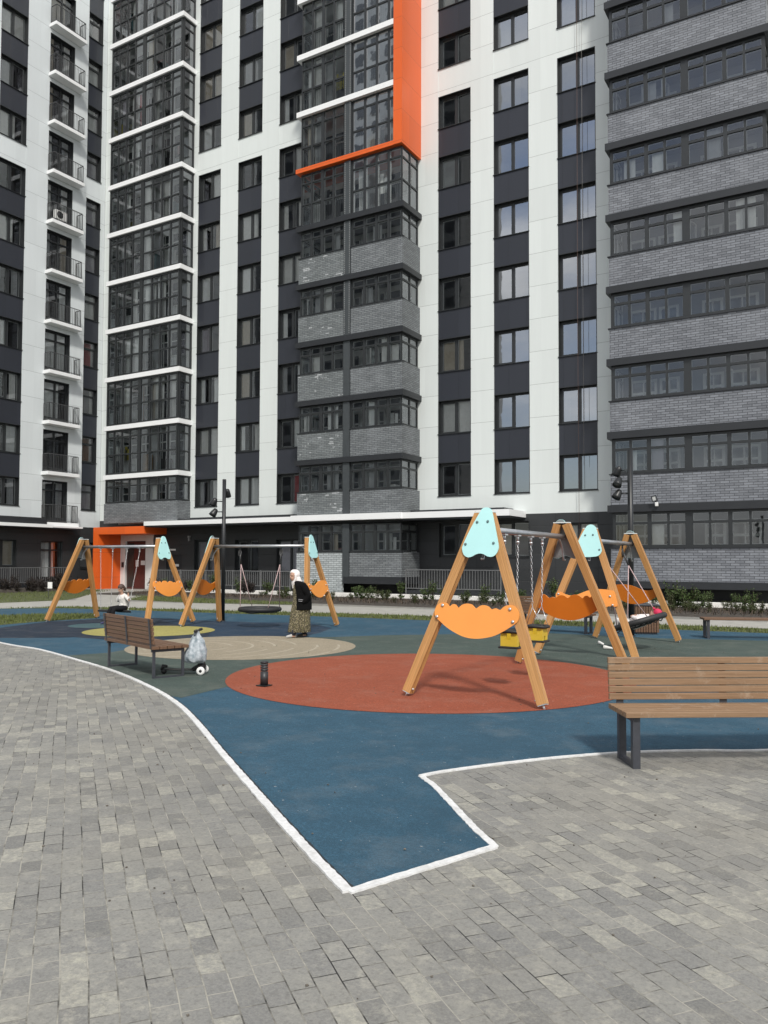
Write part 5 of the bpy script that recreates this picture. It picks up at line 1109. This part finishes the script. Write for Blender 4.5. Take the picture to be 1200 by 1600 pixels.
hs.append(T([(0, -0.085, 1.30), (0, -0.07, 1.23), (0, -0.06, 1.17)], [0.082, 0.098, 0.122], n=14)); hs.append(T([(0, -0.105, 1.215), (0, -0.135, 1.16), (0, -0.165, 1.06)], [0.065, 0.055, 0.016], n=10))
fuse('headscarf', hs, 0.009, sfm, wo_, 2)
sh = MB(); shoe(sh, -0.08, 0.075, 0.0, 0.0, 1.05); part('shoe', sh, plain('shoe_dark', (0.05, 0.045, 0.04), 0.5), wo_)
sh = MB(); shoe(sh, 0.08, -0.225, 0.0, 0.1, 1.08); part('shoe', sh, plain('shoe_grey', (0.40, 0.39, 0.37), 0.6), wo_)
sk = MB().tube([(0.08, -0.17, 0.05), (0.08, -0.165, 0.16)], [0.050, 0.055], 10).tube([(-0.08, 0.13, 0.05), (-0.08, 0.125, 0.16)], [0.048, 0.053], 10); part('socks', sk, plain('sock_navy', (0.015, 0.016, 0.025), 0.9), wo_)

# -- child on the left swing (local: facing -y, origin at the seat)
ck = empty('person', SEATC, S3.rotation_euler.z + R(-12), 'child with brown hair in a pale jacket and black trousers sitting on the left swing', 'person')
hp, Mc = head((0, -0.06, 0.60), 0.90, R(22))
body = hp + [T([(0, -0.02, 0.44), (0, -0.05, 0.54)], [0.045, 0.042], n=8), T([(0, 0.02, 0.07), (0, 0.03, 0.20), (0, 0.01, 0.36), (0, -0.02, 0.45)], [0.11, 0.10, 0.11, 0.06], n=12)]
trs = [T([(0, 0.03, 0.10), (0, 0.03, 0.17)], [0.125, 0.105], n=12)]; shirt = [T([(0, 0.03, 0.12), (0, 0.04, 0.22), (0, 0.015, 0.37), (0, -0.02, 0.455)], [0.128, 0.125, 0.135, 0.065], n=14)]
for sx in (-1, 1):
    body += [T([(sx * 0.07, 0.0, 0.09), (sx * 0.085, -0.30, 0.07), (sx * 0.08, -0.40 + 0.05 * sx, -0.24)], [0.065, 0.045, 0.03], n=8)]
    trs += [T([(sx * 0.07, 0.04, 0.09), (sx * 0.088, -0.30, 0.075), (sx * 0.085, -0.35, -0.02), (sx * 0.08, -0.40 + 0.05 * sx, -0.22)], [0.085, 0.065, 0.058, 0.050], n=10)]
    arm = [(sx * 0.12, 0.0, 0.40), (sx * 0.235, -0.02, 0.27), (sx * 0.205, 0.02, 0.38)] if sx < 0 else [(sx * 0.12, 0.0, 0.40), (sx * 0.27, 0.02, 0.30), (sx * 0.205, 0.03, 0.40)]
    body += [T(arm, [0.04, 0.034, 0.024], n=8)] + hand(arm[2], (-sx * 0.1, 0.1, 1.0), sx, 0.8, 0.9); shirt += [T(arm[:2] + [tuple(Vector(arm[1]).lerp(Vector(arm[2]), 0.8))], [0.060, 0.052, 0.040], n=10)]
fuse('body', body, 0.008, SKIN, ck); face_bits(ck, Mc)
fuse('trousers', trs, 0.009, plain('trousers_black', (0.008, 0.008, 0.010), 0.85, spec=0.2), ck); fuse('jacket', shirt, 0.009, plain('jacket_pale', (0.62, 0.60, 0.57), 0.7, var=0.25, scale=18), ck)
hr = MB().ico((0, 0.022, 0.038), 1.0, 3, (0.086, 0.100, 0.098)); hr.tube([(0, 0.09, 0.02), (0, 0.11, -0.05), (0, 0.10, -0.12)], [0.05, 0.05, 0.02], 8); hr.xf(Mc); part('hair', hr, plain('hair_brown', (0.075, 0.045, 0.035), 0.6, var=0.3, scale=60), ck)
sh = MB()
for sx in (-1, 1): shoe(sh, sx * 0.08, -0.45 + 0.05 * sx, -0.31, 0, 0.85)
part('shoes', sh, plain('shoe_blue', (0.03, 0.03, 0.10), 0.5), ck)

# -- child lying in the nest (local: nest plane, x along the beam, y across)
nk = empty('person', (0, 0, 0), 0, 'child in white clothes and a red cap lying in the tilted nest swing', 'person'); nk.matrix_basis = NESTM
nk.rotation_mode = 'XYZ'
hp, Mn = head((0, 0, 0), 0.88); Mlay = Matrix.Translation((0.02, -0.36, 0.06)) @ Matrix.Rotation(R(62), 4, 'X') @ Matrix.Rotation(R(180), 4, 'Z')
for q in hp: q.xf(Mlay)
body = hp + [T([(0.02, -0.29, 0.03), (0.02, -0.22, 0.0)], [0.045, 0.045], n=8), T([(0.02, -0.22, 0.0), (0.02, -0.08, 0.0), (0, 0.08, -0.01)], [0.09, 0.105, 0.10], n=12)]; sh_ = [T([(0.02, -0.24, 0.01), (0.02, -0.08, 0.015), (0, 0.10, 0.0)], [0.085, 0.125, 0.12], n=14)]; tr2 = [T([(0, 0.06, 0.0), (0, 0.13, 0.0)], [0.122, 0.115], n=12)]
for sx in (-1, 1):
    lg_ = [(sx * 0.07, 0.12, 0.0), (sx * 0.09, 0.33, 0.13), (sx * 0.08, 0.44, -0.02)]
    body += [T(lg_, [0.062, 0.045, 0.03], n=8), ell((sx * 0.08, 0.47, 0.0), 0.028, 0.03, 0.05, 2)]; tr2 += [T(lg_[:2] + [tuple(Vector(lg_[1]).lerp(Vector(lg_[2]), 0.85))], [0.082, 0.062, 0.05], n=10)]
    arm = [(sx * 0.12 + 0.02, -0.20, 0.02), (sx * 0.25, -0.06, 0.05), (sx * 0.12, 0.05, 0.14)]
    body += [T(arm, [0.04, 0.034, 0.024], n=8)] + hand(arm[2], (-sx, 0.4, 0.0), sx, 0.8, 0.5); sh_ += [T(arm[:2] + [tuple(Vector(arm[1]).lerp(Vector(arm[2]), 0.75))], [0.058, 0.05, 0.04], n=10)]
fuse('body', body, 0.009, SKIN, nk); face_bits(nk, Mlay @ Mn)
fuse('shirt', sh_, 0.009, plain('shirt_white', (0.70, 0.66, 0.65), 0.8, var=0.1, scale=20), nk); fuse('trousers', tr2, 0.009, plain('trousers_white', (0.62, 0.60, 0.58), 0.8, var=0.1, scale=20), nk)
cp = MB().ico((0, 0.02, 0.045), 1.0, 3, (0.090, 0.105, 0.095)).tube([(-0.06, -0.08, 0.06), (0, -0.125, 0.065), (0.06, -0.08, 0.06)], 0.016, 8); cp.xf(Mlay @ Mn); part('cap', cp, plain('cap_red', (0.55, 0.02, 0.08), 0.7, var=0.1), nk)
